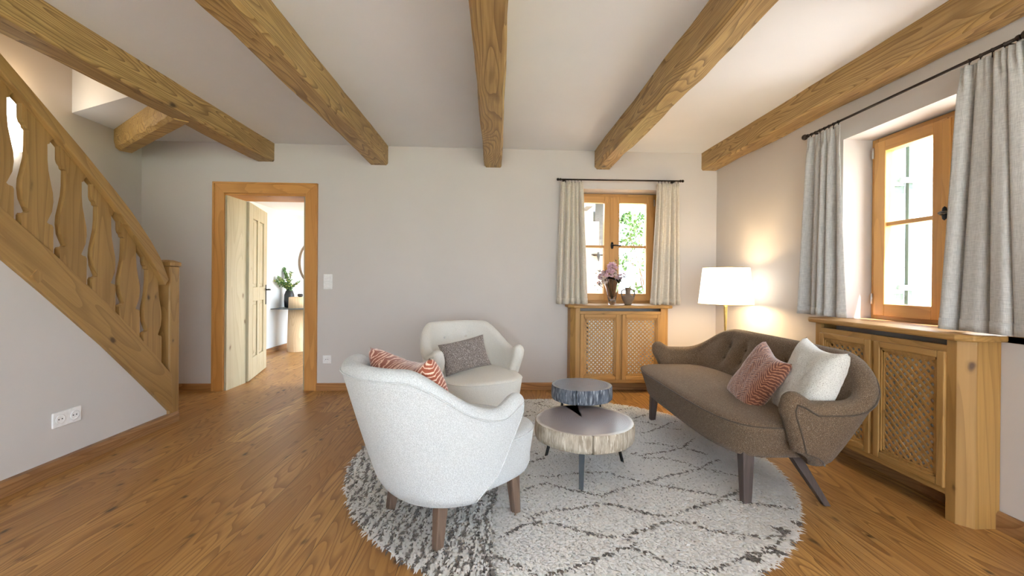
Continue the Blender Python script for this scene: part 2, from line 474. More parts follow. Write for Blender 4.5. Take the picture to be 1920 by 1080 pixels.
# wall under the stairs
top = [(2.264, 1.215), (2.467, 1.028), (2.833, .679), (3.102, .40), (3.425, .061)]
poly = [(XS - .09, 3.40, 0), (XS - .09, 3.40, .08)] + [(XS - .09, y, z) for y, z in reversed(top[:-1])] + [(XS - .09, 1.15, 2.28), (XS - .09, 1.15, H), (XS - .09, REAR, H), (XS - .09, REAR, 0)]
struct('wall_stair', MB().prism([(XS - .11, *p[1:]) for p in poly], (.09, 0, 0)), 'wall')
# ceiling with the stairwell opening
cz = H
mb = MB()
mb.box(-2.39, W, REAR, D, cz, cz + .32)
mb.prism([(XL, 3.675, cz), (-2.39, 3.145, cz), (-2.39, D, cz), (XL, D, cz)], (0, 0, .5))
mb.box(XL, -2.39, REAR, 1.1, cz, cz + .32)
struct('ceiling', mb, 'ceiling')
# stairwell above: upper wall and sloping ceiling
struct('wall_stairwell', MB().box(-2.39, -2.29, REAR, D, cz + .30, 5.0), 'wall')
struct('ceiling_stairwell', MB().box(XL - .3, -2.29, REAR, D, 4.4, 4.5), 'ceiling')
# baseboards
def base_prof_x(x0, x1, y, h=.072, t=.02):
    return MB().prism([(x0, y, 0), (x0, y - t, 0), (x0, y - t, h - .012), (x0, y - t + .008, h), (x0, y, h)], (x1 - x0, 0, 0))
mb = base_prof_x(XL, -2.80, D)
mb2 = base_prof_x(-1.79, W, D); mb.add(mb2.v, mb2.f)
struct('baseboard_back', mb, 'base')
mb = MB().prism([(XS - .02, 1.9, 0), (XS + .025, 1.9, 0), (XS + .025, 1.9, .055), (XS + .012, 1.9, .072), (XS - .02, 1.9, .072)], (0, 1.555, 0))
struct('baseboard_left', mb, 'base_y')
mb = MB().prism([(W, REAR, 0), (W - .02, REAR, 0), (W - .02, REAR, .07), (W - .012, REAR, .082), (W, REAR, .082)], (0, D - REAR, 0))
struct('baseboard_right', mb, 'base_y')

# ------------------------------------------------------------------ ceiling beams
def beam(x0, x1, y0, y1, z0, seed, label, jag=.006, cham=.012):
    rr = random.Random(seed); mb = MB(); rows = []; n = 46
    for i in range(n + 1):
        y = y0 + (y1 - y0) * i / n
        e = [jag * (noise.noise(Vector((y * 1.7, seed * 9.1 + k * 5, 0))) * 1.6 + .35 * rr.uniform(-1, 1)) for k in range(5)]
        c1 = cham * (1 + 1.2 * max(0, noise.noise(Vector((y * 1.2, seed * 3.3, 4)))) * 2)
        c2 = cham * (1 + 1.2 * max(0, noise.noise(Vector((y * 1.2, seed * 5.3, 8)))) * 2)
        rows.append([(x0 + e[0], y, H + .02), (x0 + e[0], y, z0 + c1 + e[2]), (x0 + c1 + e[0], y, z0 + e[2]),
                     (x1 - c2 + e[1], y, z0 + e[2]), (x1 + e[1], y, z0 + c2 + e[2]), (x1 + e[1], y, H + .02)])
    mb.grid(rows); mb.sm = [False] * len(mb.f)
    mb.f += [tuple(range(6)), tuple(range(n * 6, n * 6 + 6))[::-1]]; mb.sm += [False, False]
    o = mb.build('ceiling_beam', 'beam', label=label, cat='beam', group='exposed ceiling beams')
    return o
beam(-2.395, -2.222, REAR, D, 2.28, 1, 'leftmost long pine ceiling beam, running above the stair railing')
beam(-1.275, -1.100, REAR, D, 2.272, 2, 'second pine ceiling beam from the left, ending right of the doorway')
beam(-.128, .042, REAR, D, 2.270, 3, 'middle pine ceiling beam, pointing straight towards the viewer')
beam(1.005, 1.180, REAR, D, 2.272, 4, 'pine ceiling beam ending just above the beige curtains', cham=.02)
beam(2.138, 2.298, REAR, D, 2.285, 5, 'rightmost pine ceiling beam, tight along the window wall')
# short rough trimmer beam at the stairwell
mb = MB()
a0, a1 = Vector((-3.49, 4.06, 0)), Vector((-2.39, 3.215, 0))
dv = (a1 - a0).normalized(); nv = Vector((-dv.y, dv.x, 0))
rows = []
for i in range(25):
    p = a0.lerp(a1, i / 24)
    e = .012 * noise.noise(Vector((i * .4, 3, 1))); e2 = .02 * noise.noise(Vector((i * .35, 7, 1)))
    q = lambda o, z: (p.x + nv.x * o, p.y + nv.y * o, z)
    rows.append([q(0, H + .02), q(e * .6, 2.36 + e), q(.012 + e, 2.30 + e2), q(.04, 2.278 + e * .5), q(.125, 2.278 - e * .4), q(.14 + e, 2.30), q(.14, H + .02)])
mb.grid(rows); mb.sm = [False] * len(mb.f)
mb.f += [tuple(range(7)), tuple(range(24 * 7, 25 * 7))[::-1]]; mb.sm += [False] * 2
mb.build('trimmer_beam', 'beam_short', label='short rough-hewn trimmer beam angled between stair wall and leftmost long beam', cat='beam')

# ------------------------------------------------------------------ staircase
st = empty('staircase', (XS, 3.44, 0), 0, 'wooden staircase with cut-out board balusters and square newel post', 'staircase')
stop_ = [(2.0, 1.69), (2.263, 1.461), (2.347, 1.392), (2.522, 1.245), (2.853, .949), (3.1, .706), (3.40, .375)]
sbot = [(2.0, 1.455), (2.264, 1.213), (2.467, 1.026), (2.833, .677), (3.102, .398), (3.42, .06)]
k = 0
t0 = [(1.0, 2.55)] + stop_; b0 = [(1.0, 2.33)] + sbot
poly = [(XS - .055, y, z) for y, z in t0] + [(XS - .055, y, z) for y, z in reversed(b0)]
MB().prism(poly, (.06, 0, 0)).build('stringer', 'stair_s', st, world=True, bevel=.004)
# wedge peg
MB().obox((XS + .008, 2.43, 1.115), (.006, 0, 0), (0, .020, -.018), (0, .016, .018)).build('peg', 'stair_z', st, world=True)
# newel
MB().box(-2.60, -2.488, 3.385, 3.485, 0, 1.205).build('newel_post', 'stair_z', st, world=True, bevel=.012)
MB().box(-2.606, -2.482, 3.379, 3.491, 1.205, 1.235).hexa([(-2.606, 3.379, 1.235), (-2.482, 3.379, 1.235), (-2.482, 3.491, 1.235), (-2.606, 3.491, 1.235)],
    [(-2.57, 3.41, 1.252), (-2.52, 3.41, 1.252), (-2.52, 3.46, 1.252), (-2.57, 3.46, 1.252)]).build('newel_cap', 'stair_z', st, world=True, bevel=.003)
# handrail
rt = [(1.5, 2.85), (2.232, 2.222), (2.425, 2.063), (2.655, 1.872), (2.882, 1.673), (3.008, 1.555), (3.074, 1.481), (3.166, 1.379), (3.255, 1.258), (3.335, 1.10)]
rb = [(1.5, 2.74), (2.232, 2.133), (2.32, 2.06), (2.457, 1.95), (2.586, 1.84), (2.814, 1.640), (2.89, 1.563), (3.027, 1.402), (3.167, 1.243), (3.300, 1.055)]
def interp(tab, y):
    for (a, b), (c, d) in zip(tab, tab[1:]):
        if y <= c: return b + (d - b) * (y - a) / (c - a)
    (a, b), (c, d) = tab[-2:]
    return b + (d - b) * (y - a) / (c - a)
MB().prism([(-2.535, y, z) for y, z in rt] + [(-2.535, y, z) for y, z in reversed(rb)], (.075, 0, 0)).build('handrail', 'stair_s', st, world=True, bevel=.006)
# balusters : flat boards with a waisted cut-out outline
def baluster(yc):
    zl = interp([(1.8, 1.95), (2.395, 1.427), (2.592, 1.262), (2.79, 1.09), (2.981, .912), (3.179, .705), (3.4, .47)], yc - .05)
    prof = [(-.012, .081), (0.0, .074), (.004, .055), (.012, .046), (.035, .056), (.075, .073), (.13, .080), (.18, .077), (.24, .064), (.30, .052), (.36, .047), (.445, .046), (.452, .058), (.468, .062), (.480, .074), (.5, .080)]
    L, Rr = [], []
    ztop = lambda y: interp(rb, y) + .03
    zbot = lambda y: interp(t0, y) - .06
    for side, lst in ((-1, L), (1, Rr)):
        yb = yc + side * .081
        # notches follow the rake slightly
        sh = side * -.022
        lst.append((yb, zbot(yb)))
        for dz, hw in prof: lst.append((yc + side * hw, zl + dz + sh))
        lst.append((yb, max(ztop(yb), zl + .51 + sh)))
    pl = [(-2.525, y, z) for y, z in L] + [(-2.525, y, z) for y, z in reversed(Rr)]
    return MB().prism(pl, (.03, 0, 0))
for yc in (2.05, 2.248, 2.446, 2.643, 2.841, 3.033, 3.230):
    baluster(yc).build('baluster', 'stair_z', st, world=True)
# treads and risers behind the stringer
for i in range(9):
    y1 = 3.40 - i * .20; z = .18 * (i + 1)
    MB().box(XL + .01, XS - .057, y1 - .25, y1 + .02, z - .035, z).build('tread', 'cover_x', st, world=True)
    MB().box(XL + .01, XS - .057, y1 - .02, y1, max(z - .215, 0), z - .036).build('riser', 'cover_x', st, world=True)

# stair wall lamp
M['lamp_glow'] = emit('glowing_wall_lamp', (1, .96, .86), 3.0)
sc_ = empty('wall_sconce', (XL, 3.22, 2.2), 0, 'glowing white wall lamp seen between the stair balusters', 'lamp')
mb = MB(); rows = []
for i in range(9):
    z = 2.02 + .40 * i / 8
    rows.append([(XL + .07 * math.sin(PI * k / 12), 3.22 - .06 * math.cos(PI * k / 12), z) for k in range(13)])
mb.grid(rows); mb.build('lamp_shade', 'lamp_glow', sc_, world=True, solid=.003)
MB().box(XL, XL + .01, 3.17, 3.27, 2.1, 2.34).build('wall_plate', 'white_plastic', sc_, world=True)
def lamp(name, loc, e, col, r=.05, parent=None):
    l = bpy.data.lights.new(name, 'POINT'); l.energy = e; l.color = col; l.shadow_soft_size = r
    o = bpy.data.objects.new(name, l); C.objects.link(o); o.location = loc
    if parent is not None: o.parent = parent; o.location = Vector(loc) - Vector(parent.location)
    return o
lamp('stair_bulb', (XL + .14, 3.22, 2.5), .5, (1, .70, .36), .05)
lamp('upper_stair_bulb', (-2.9, 2.6, 3.6), 3.4, (1, .62, .24), .12)

# ------------------------------------------------------------------ doorway
dr = empty('door_1', (DX0, D, 0), kind='structure')
# casing (flat architrave with a raised outer bead)
cw = .108; th = .022
mb = MB().prism([(DX0 - cw, D, 0), (DX0, D, 0), (DX0, D, DZ), (DX0 - cw, D, DZ + cw)], (0, -th, 0))
mb.prism([(DX1, D, 0), (DX1 + .118, D, 0), (DX1 + .118, D, DZ + cw), (DX1, D, DZ)], (0, -th, 0))
mb.box(DX1 + .10, DX1 + .118, D - th - .01, D - th, 0, DZ + cw)
mb.box(DX0 - cw, DX0 - cw + .018, D - th - .01, D - th, 0, DZ + cw)
mb.build('door_casing', 'casing_z', dr, world=True, bevel=.002)
mb = MB().prism([(DX0, D, DZ), (DX1, D, DZ), (DX1 + .118, D, DZ + cw), (DX0 - cw, D, DZ + cw)], (0, -th, 0))
mb.box(DX0 - cw, DX1 + .118, D - th - .01, D - th, DZ + cw - .018, DZ + cw)
mb.build('door_casing', 'casing_x', dr, world=True, bevel=.002)
# lining boards
MB().box(DX0, DX0 + .02, D - .002, D + TH, 0, DZ - .02).build('door_lining', 'leaf', dr, world=True)
MB().box(DX1 - .02, DX1, D - .002, D + TH, 0, DZ - .02).build('door_lining', 'leaf', dr, world=True)
MB().box(DX0, DX1, D - .002, D + TH, DZ - .02, DZ).build('door_lining', 'casing_x', dr, world=True)
# leaf, standing open into the hall
hx, hy = -2.644, D + TH + .004
ang = math.atan2(5.472 - 4.70, -2.885 + 2.668)
ux = Vector((math.cos(ang), math.sin(ang), 0)); un = Vector((math.sin(ang), -math.cos(ang), 0))
def L_(u, v, w): q = Vector((hx, hy, 0)) + ux * u + un * v; return (q.x, q.y, w)
def leafbox(mb, u0, u1, v0, v1, z0, z1):
    vv = [L_(u, v, z) for u in (u0, u1) for v in (v0, v1) for z in (z0, z1)]
    mb.add(vv, [(0, 1, 3, 2), (4, 6, 7, 5), (0, 4, 5, 1), (2, 3, 7, 6), (0, 2, 6, 4), (1, 5, 7, 3)])
LW = .80; zt = DZ - .022
mb = MB()
leafbox(mb, 0, .16, -.04, 0, .008, zt); leafbox(mb, LW - .16, LW, -.04, 0, .008, zt); leafbox(mb, .36, .44, -.04, 0, .008, zt)
for z0, z1 in ((.008, .24), (.86, 1.02), (zt - .16, zt)):
    leafbox(mb, .16, .36, -.04, 0, z0, z1); leafbox(mb, .44, LW - .16, -.04, 0, z0, z1)
lf = mb.build('door_leaf', 'leaf', dr, world=True, bevel=.006)
for u0, u1 in ((.16, .36), (.44, LW - .16)):
    for z0, z1 in ((.24, .86), (1.02, zt - .16)):
        mb = MB(); leafbox(mb, u0, u1, -.032, -.016, z0, z1)
        leafbox(mb, u0 + .035, u1 - .035, -.016, -.006, z0 + .035, z1 - .035)
        p = mb.build('door_panel', 'leaf', lf, fix=True, bevel=.005)
        p.data.transform(Matrix.Translation(-Vector(dr.location)))
mb = MB(); leafbox(mb, LW - .075, LW - .035, 0, .004, .80, 1.04)
mb.tube([L_(LW - .055, .0, .98), L_(LW - .055, .045, .98), L_(LW - .055, .05, .98), L_(LW - .16, .055, .985)], .009)
mb.tube([L_(LW - .055, -.04, .98), L_(LW - .055, -.09, .98), L_(LW - .14, -.095, .985)], .009)
mb.build('door_handle', 'iron', dr, world=True)

# ------------------------------------------------------------------ hall behind the door
HY = D + TH
mb = MB().box(-3.55, -3.39, HY, 7.18, 0, 2.6)
mb.prism([(-3.39, 7.18, 0), (-2.90, 8.6, 0), (-3.3, 8.8, 0), (-3.55, 7.18, 0)], (0, 0, 2.6))
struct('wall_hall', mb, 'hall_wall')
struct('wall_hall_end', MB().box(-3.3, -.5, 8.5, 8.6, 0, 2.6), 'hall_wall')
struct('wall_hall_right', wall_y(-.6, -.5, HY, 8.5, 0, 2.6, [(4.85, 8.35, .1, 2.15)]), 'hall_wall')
struct('ceiling_hall', MB().box(-3.55, -.5, HY, 8.6, 2.185, 2.3), 'ceiling')
mb = MB().box(-3.39, -3.37, HY, 7.18, 0, .075)
mb.prism([(-3.37, 7.17, 0), (-2.885, 8.57, 0), (-2.90, 8.6, 0), (-3.39, 7.18, 0)], (0, 0, .075))
struct('baseboard_hall', mb, 'base_y')

# console table: thin shelf carried by an upright wooden drum
ct = empty('console_table', (-3.09, 6.78, 0), 0, 'pale round wooden drum with thin grey shelf in the hall', 'table')
MB().prism([(-3.385, 6.58, .655), (-2.5, 6.58, .655), (-2.5, 7.02, .655), (-3.385, 7.12, .655)], (0, 0, .012)).build('table_top', 'slab', ct, world=True)
MB().lathe([(.135, 0), (.135, .004), (.118, .655)], 40, (-3.09, 6.78, 0)).build('drum_base', 'drum', ct, world=True)
MB().lathe([(.118, .667), (.112, .83), (.105, .838)], 40, (-3.09, 6.78, 0)).build('drum_top', 'drum', ct, world=True)
# dark vase
vb = (-3.262, 6.90, .667)
prof = [(.045, 0), (.06, .01), (.065, .10), (.062, .19), (.045, .245), (.026, .268), (.026, .285), (.02, .285), (.02, .24)]
MB().lathe([(r * 1.15, z * 1.05) for r, z in prof], 28, vb).build('vase', 'black_vase', label='black pear-shaped vase of eucalyptus on the hall shelf', cat='vase')
MB().lathe([(.02, 0), (.035, .01), (.04, .035), (.03, .05)], 20, (-3.03, 6.76, .838)).build('bowl', 'black_vase', label='small black bowl on top of the wooden drum', cat='bowl')
# eucalyptus
eu = empty('eucalyptus_bunch', (vb[0], vb[1], vb[2] + .25), 0, 'leafy green eucalyptus branches standing in the black vase', 'plant')
stm, lv, ly = MB(), MB(), MB()
rr = random.Random(3)
for b_ in range(15):
    a = rr.uniform(0, 2 * PI); ex = rr.uniform(.12, .30); hh = rr.uniform(.10, .40)
    if b_ < 4: a = PI + rr.uniform(-.5, .5); ex = .25; hh = .2
    if math.cos(a) < 0: ex = min(ex, .12 / abs(math.cos(a) + 1e-6)) if b_ >= 4 else .13 + .0 * ex
    d = Vector((math.cos(a), math.sin(a) * .6, 0))
    if b_ % 3 == 0: d = Vector((-.35, -.95, 0)); ex = rr.uniform(.1, .3)
    pts = [Vector((vb[0], vb[1], vb[2] + .24)) + d * ex * (t ** 1.4) + Vector((0, 0, hh * t ** .8)) for t in [i / 8 for i in range(9)]]
    stm.tube(pts, [.003 - .0018 * i / 8 for i in range(9)], 5)
    for i in range(48):
        t = rr.uniform(.2, 1) * 8; k = min(int(t), 7)
        p = pts[k].lerp(pts[k + 1], t - k)
        o = Vector((rr.uniform(-1, 1), rr.uniform(-1, 1), rr.uniform(-.4, 1))).normalized()
        s = rr.uniform(.022, .036); w = o.cross(Vector((rr.uniform(-1, 1), rr.uniform(-1, 1), 1))).normalized() * s * .5
        tgt = ly if rr.random() < .18 else lv
        q = p + o * .006
        up_ = w.cross(o).normalized() * s * .12
        tgt.add([q, q + o * s * .5 + w + up_, q + o * s * 1.15, q + o * s * .5 - w + up_], [(0, 1, 2), (0, 2, 3)], True)
stm.build('stem', 'stem', eu, world=True)
lv.build('foliage', 'euca', eu, world=True, fix=False, kind='stuff'); ly.build('foliage', 'euca_y', eu, world=True, fix=False, kind='stuff')
# round wall mirror on the angled wall
mw = Vector((-3.39, 7.18, 0)); md_ = (Vector((-2.90, 8.6, 0)) - mw).normalized(); mn = Vector((md_.y, -md_.x, 0))
if mn.x < 0: mn = -mn
mc = mw + md_ * .58 + Vector((0, 0, 1.40))
mi = empty('wall_mirror', tuple(mc), 0, 'round mirror with thin brown frame on the hall wall', 'mirror')
def disc(r0, o0, n=56, o1=None, r1=None):
    return [mc + mn * o0 + md_ * r0 * math.cos(2 * PI * k / n) + Vector((0, 0, r0 * 1.0 * math.sin(2 * PI * k / n))) for k in range(n)]
MB().grid([disc(.40, 0), disc(.40, .035), disc(.385, .035), disc(.385, .012)], close_v=True).build('frame', 'clay', mi, world=True)
M['mirror'] = plain('mirror_glass', (.9, .9, .9), .02, 1.0)
MB().add(disc(.386, .014), [tuple(range(56))]).build('mirror_glass', 'mirror', mi, world=True)
# hall lamp
hl = empty('wall_sconce', (-3.39, 6.98, 1.62), 0, 'glowing white wall lamp above the eucalyptus in the hall', 'lamp')
M['hall_glow'] = emit('glowing_hall_lamp', (1, .97, .92), 2.2)
mb = MB(); rows = []
for i, (z, r) in enumerate(((1.50, .06), (1.53, .085), (1.62, .10), (1.72, .085), (1.76, .05))):
    rows.append([(-3.39 + r * math.sin(PI * k / 12), 6.98 - r * math.cos(PI * k / 12), z) for k in range(13)])
mb.grid(rows).build('lamp_shade', 'hall_glow', hl, world=True, solid=.003)
MB().box(-3.39, -3.38, 6.93, 7.03, 1.57, 1.67).build('wall_plate', 'white_plastic', hl, world=True)
lamp('hall_bulb', (-3.24, 6.98, 1.95), .3, (1, .9, .7), .04)

# ------------------------------------------------------------------ windows
def window(name, loc, rz, handle=True, broad=1):
    """local x along the wall, y outwards, z up; origin = centre of the frame foot"""
    o = empty(name, loc, rz, kind='structure')
    wd, ht = .495, WZ1 - WZ0 - .005
    fr = .045; st_ = .08; y0, y1 = 0, .055
    zx0, zx1 = 0, ht
    mb = MB().box(-wd, -wd + fr, y0 + .01, y1 + .03, 0, ht).box(wd - fr, wd, y0 + .01, y1 + .03, 0, ht)
    mb.build('window_frame', 'win_z', o, bevel=.003)
    MB().box(-wd + fr, wd - fr, y0 + .01, y1 + .03, ht - .035, ht).box(-wd + fr, wd - fr, y0 + .01, y1 + .03, 0, .035).build('window_frame', 'win_x', o, bevel=.003)
    g0, g1 = .105, ht - .10
    for s in (-1, 1):
        a, b = (-wd + fr - .008, -.002) if s < 0 else (.002, wd - fr + .008)
        lo, hi = a + st_, b - st_
        mb = MB().box(a, lo, -.012, y1, .028, ht - .028).box(hi, b, -.012, y1, .028, ht - .028)
        sash = mb.build('sash', 'win_z', o, bevel=.005)
        mb = MB().box(lo, hi, -.012, y1, .028, g0).box(lo, hi, -.012, y1, g1, ht - .028)
        zb = g0 + (g1 - g0) * .52
        mb.box(lo, hi, .004, .04, zb - .013, zb + .013)
        mb.build('sash_rail', 'win_x', sash, bevel=.003)
        for z0, z1 in ((g0, zb - .013), (zb + .013, g1)):
            MB().box(lo, hi, .02, .024, z0, z1).build('window_pane', 'pane', sash)
    # meeting bead
    MB().box(-.022, .022, -.022, -.010, .04, ht - .04).build('meeting_bead', 'win_z', o, bevel=.004)
    # hinges
    for s in (-1, 1):
        for z in (.10, ht - .13):
            MB().tube([(s * (wd - .035), -.018, z), (s * (wd - .035), -.018, z + .07)], .006).build('hinge', 'steel', o)
    zh = g0 + (g1 - g0) * .53
    mb = MB().lathe([(.001, -.026), (.014, -.02), (.02, 0), (.014, .02), (.001, .026)], 14, (0, 0, 0), caps=False)
    mb.v = [(x * .9, y * .25 - .026, z * 1.5 + zh) for x, y, z in mb.v]
    mb.ball((0, -.045, zh), .012)
    mb.tube([(0, -.03, zh), (0, -.055, zh), (.03, -.06, zh), (.075, -.058, zh - .004), (.09, -.056, zh - .002)], [.008, .008, .007, .006, .008])
    mb.build('handle', 'iron', o)
    return o
WIN1 = window('window_1', ((BX0 + BX1) / 2, D + .205, WZ0), 0)
WIN2 = window('window_2', (W + .19, (RY0 + RY1) / 2, WZ0), R(-90))
# window-board inside each reveal belongs to the cover shelves; outside sills
struct('trim_1', MB().box(BX0 - .05, BX1 + .05, D + TH - .04, D + TH + .1, WZ0 - .05, WZ0 - .005), 'wall')
struct('trim_2', MB().box(W + TH - .04, W + TH + .1, RY0 - .05, RY1 + .05, WZ0 - .05, WZ0 - .005), 'wall')

# ------------------------------------------------------------------ radiator covers
def lattice(mb, x0, x1, z0, z1, y, pitch=.0285, w=.0128, t=.003):
    """two crossing layers of diagonal slats in the xz plane"""
    for layer, sgn in ((0, 1), (1, -1)):
        yy = y + layer * t * .9
        # lines  sgn*x + z = c , unit spacing pitch*sqrt2 in c
        st_ = pitch * math.sqrt(2); hw = w / 2 * math.sqrt(2)
        cs = [sgn * a + b for a in (x0, x1) for b in (z0, z1)]
        c = min(cs) - st_ / 2
        while c < max(cs) + st_:
            c += st_
            # clip polygon band  c-hw < sgn*x+z < c+hw  against the rectangle
            poly = [(x0, z0), (x1, z0), (x1, z1), (x0, z1)]
            for lim, sg in ((c - hw, 1), (c + hw, -1)):
                out = []
                for i in range(len(poly)):
                    p, q = poly[i], poly[(i + 1) % len(poly)]
                    dp = sg * (sgn * p[0] + p[1] - lim); dq = sg * (sgn * q[0] + q[1] - lim)
                    if dp >= 0: out.append(p)
                    if dp * dq < 0:
                        f = dp / (dp - dq); out.append((p[0] + f * (q[0] - p[0]), p[1] + f * (q[1] - p[1])))
                poly = out
                if len(poly) < 3: break
            if len(poly) >= 3: mb.prism([(a, yy, b) for a, b in poly], (0, t, 0))
def cover(name, loc, rz, L, dep, hshelf, label, rad_label, over=(.03, .03)):
    """local x along wall centred, y towards the wall (front at y=0, wall at y=dep)"""
    o = empty(name, loc, rz, label, 'radiator cover', 'radiator covers')
    h = L / 2; zt = hshelf - .03; ch = .045
    # shelf with clipped corners
    a, b = h + over[0], h + over[1]; f = .035
    MB().prism([(-a, dep - .002, zt), (-a, ch * .6 - f + .01, zt), (-a + ch + .01, -f, zt), (b - ch - .01, -f, zt), (b, ch * .6 - f + .01, zt), (b, dep - .002, zt)], (0, 0, .03)).build('shelf', 'cover_x', o, bevel=.008)
    # corner posts and sides
    pw = .045
    for s in (-1, 1):
        P = [(s * h, dep - .002), (s * h, ch), (s * (h - ch), 0), (s * (h - ch - pw), 0), (s * (h - ch - pw), .022), (s * (h - ch - .005), .022), (s * (h - .022), ch + .01), (s * (h - .022), dep - .002)]
        MB().prism([(x, y, 0) for x, y in P], (0, 0, zt)).build('side_panel', 'cover_z', o, bevel=.002)
    xi = h - ch - pw
    z_b, z_slot = .115, zt - .03
    MB().box(-xi, xi, .002, .024, z_slot - .035, z_slot).build('top_rail', 'cover_x', o, bevel=.002)
    MB().box(-xi, xi, .002, .024, z_b, z_b + .035).build('bottom_rail', 'cover_x', o, bevel=.002)
    MB().box(-.02, .02, .002, .024, z_b + .035, z_slot - .035).build('centre_stile', 'cover_z', o, bevel=.002)
    z0, z1 = z_b + .03, z_slot - .03
    for s in (-1, 1):
        x0, x1 = (-xi, -.012) if s < 0 else (.012, xi)
        fw = .036
        d = MB().box(x0, x0 + fw, -.012, .012, z0, z1).box(x1 - fw, x1, -.012, .012, z0, z1).build('door', 'cover_z', o, bevel=.005)
        for za in (z0, z1 - fw): MB().box(x0 + fw, x1 - fw, -.012, .012, za, za + fw).build('door_rail', 'cover_x', d, bevel=.005)
        mb = MB(); e = fw; bd = .010
        for k, dy in ((0, -.006), (1, 0.0)):
            q = e + bd * k
            mb.box(x0 + q, x0 + q + bd, dy, .012, z0 + q, z1 - q).box(x1 - q - bd, x1 - q, dy, .012, z0 + q, z1 - q)
            mb.box(x0 + q, x1 - q, dy, .012, z0 + q, z0 + q + bd).box(x0 + q, x1 - q, dy, .012, z1 - q - bd, z1 - q)
        mb.build('moulding', 'cover_z', d)
        mb = MB(); q = e + 2 * bd - .004
        lattice(mb, x0 + q, x1 - q, z0 + q, z1 - q, .004)
        mb.build('lattice', 'cover_l', d)
    # radiator inside
    r = empty('radiator', loc, rz, rad_label, 'radiator', 'radiators')
    mb = MB().box(-h + .17, h - .15, .024, .03, .16, .80)
    n = 26
    for i in range(n):
        x = -h + .17 + (2 * h - .32) * (i + .5) / n
        mb.box(x - .011, x + .011, .020, .025, .17, .79)
    mb.build('front_panel', 'radiator', r)
    MB().box(-h + .17, h - .15, .03, .13, .775, .785).box(-h + .17, h - .15, .122, .13, .16, .785).build('casing', 'radiator', r)
    for s in (-1, 1): MB().tube([(s * (h - .12), .09, 0), (s * (h - .12), .09, .2), (s * (h - .17), .09, .2)], .009).build('pipe', 'radiator', r)
    return o
cover('radiator_cover', (1.23, D - .21, 0), 0, .985, .21, .882, 'wooden lattice radiator cover on the back wall below the vase of flowers', 'white radiator behind the lattice on the back wall')
cover('radiator_cover', (W - .165, 2.315, 0), R(-90), .965, .165, .884, 'wooden lattice radiator cover along the right wall behind the sofa', 'white radiator behind the lattice on the right wall')

# window boards in the reveals
struct('trim_3', MB().box(BX0 + .002, BX1 - .002, D - .0, D + .21, WZ0 - .028, WZ0 + .002), 'cover_x')
struct('trim_4', MB().box(W, W + .2, RY0 + .002, RY1 - .002, WZ0 - .028, WZ0 + .004), 'base_y')

# ------------------------------------------------------------------ curtains, rods
def curtain(name, p_top, p_bot, z0, z1, out, folds, mat, label, group, seed, amp=.022, flare=1.5, n=120, m_=22):
    """p_top/p_bot = (a0,a1) extent along the rod at top and bottom; out = function (a, off, z) -> world point"""
    rr = random.Random(seed); ph = [rr.uniform(0, 6.28) for _ in range(4)]
    e = empty(name, tuple(out((p_top[0] + p_top[1]) / 2, 0, z0)), 0, label, 'curtain', group)
    rows = []
    for i in range(m_ + 1):
        t = i / m_; z = z1 + (z0 - z1) * t
        row = []
        for j in range(n + 1):
            s = j / n
            a = (p_top[0] + s * (p_top[1] - p_top[0])) * (1 - t) + (p_bot[0] + s * (p_bot[1] - p_bot[0])) * t
            w = folds * 2 * PI * (s + .035 * math.sin(2 * PI * s * 1.3 + ph[0]) + .03 * t * math.sin(5 * s + ph[1]))
            am = amp * (.55 + .75 * t ** .7) * (1 + .35 * math.sin(3.1 * s * PI + ph[2]))
            off = am * (math.sin(w) + .28 * math.sin(2 * w + ph[3] + t)) 
            if t < .06: off = am * (.75 * math.sin(w) + .5 * math.sin(3 * w))
            a += .35 * am * math.cos(w)
            row.append(tuple(out(a, off, z + (.004 * math.sin(w) if i == m_ else 0))))
        rows.append(row)
    MB().grid(rows).build('fabric', mat, e, world=True, solid=.004)
    # sewn bottom hem
    MB().grid([[tuple(Vector(p)) for p in rows[m_ - 1]], [tuple(Vector(p)) for p in rows[m_]]]).build('hem', mat, e, world=True, solid=.008)
    # hooks
    for k in range(7):
        a = p_top[0] + (k + .5) / 7 * (p_top[1] - p_top[0])
        MB().tube([tuple(out(a, .0, z1 - .01)), tuple(out(a, 0.0, z1 + .012))], .0025, 6).tube(
            [tuple(out(a, .009 * math.cos(q * PI / 4), z1 + .022 + .009 * math.sin(q * PI / 4))) for q in range(8)], .002, 6, closed=True).build('curtain_ring', 'rod', e, world=True)
    return e
YB = D - .085
ob_ = lambda a, off, z: Vector((a, YB + off, z))
curtain('curtain', (.640, .868), (.602, .912), .889, 2.118, ob_, 5.0, 'curtain_b', 'beige linen curtain left of the back window', 'beige curtains at the back window', 1)
curtain('curtain', (1.628, 1.868), (1.570, 1.885), .886, 2.120, ob_, 5.2, 'curtain_b', 'beige linen curtain right of the back window, nearest the floor lamp', 'beige curtains at the back window', 2)
XR = W - .09
or_ = lambda a, off, z: Vector((XR - off, a, z))
curtain('curtain', (2.925, 2.650), (2.975, 2.600), .893, 2.140, or_, 4.4, 'curtain_r', 'grey linen curtain at the far side of the right window, above the sofa back', 'grey curtains at the right window', 3, amp=.024)
curtain('curtain', (1.925, 1.60), (1.995, 1.48), .893, 2.140, or_, 5.0, 'curtain_r', 'large grey linen curtain nearest the viewer at the right picture edge', 'grey curtains at the right window', 4, amp=.032)
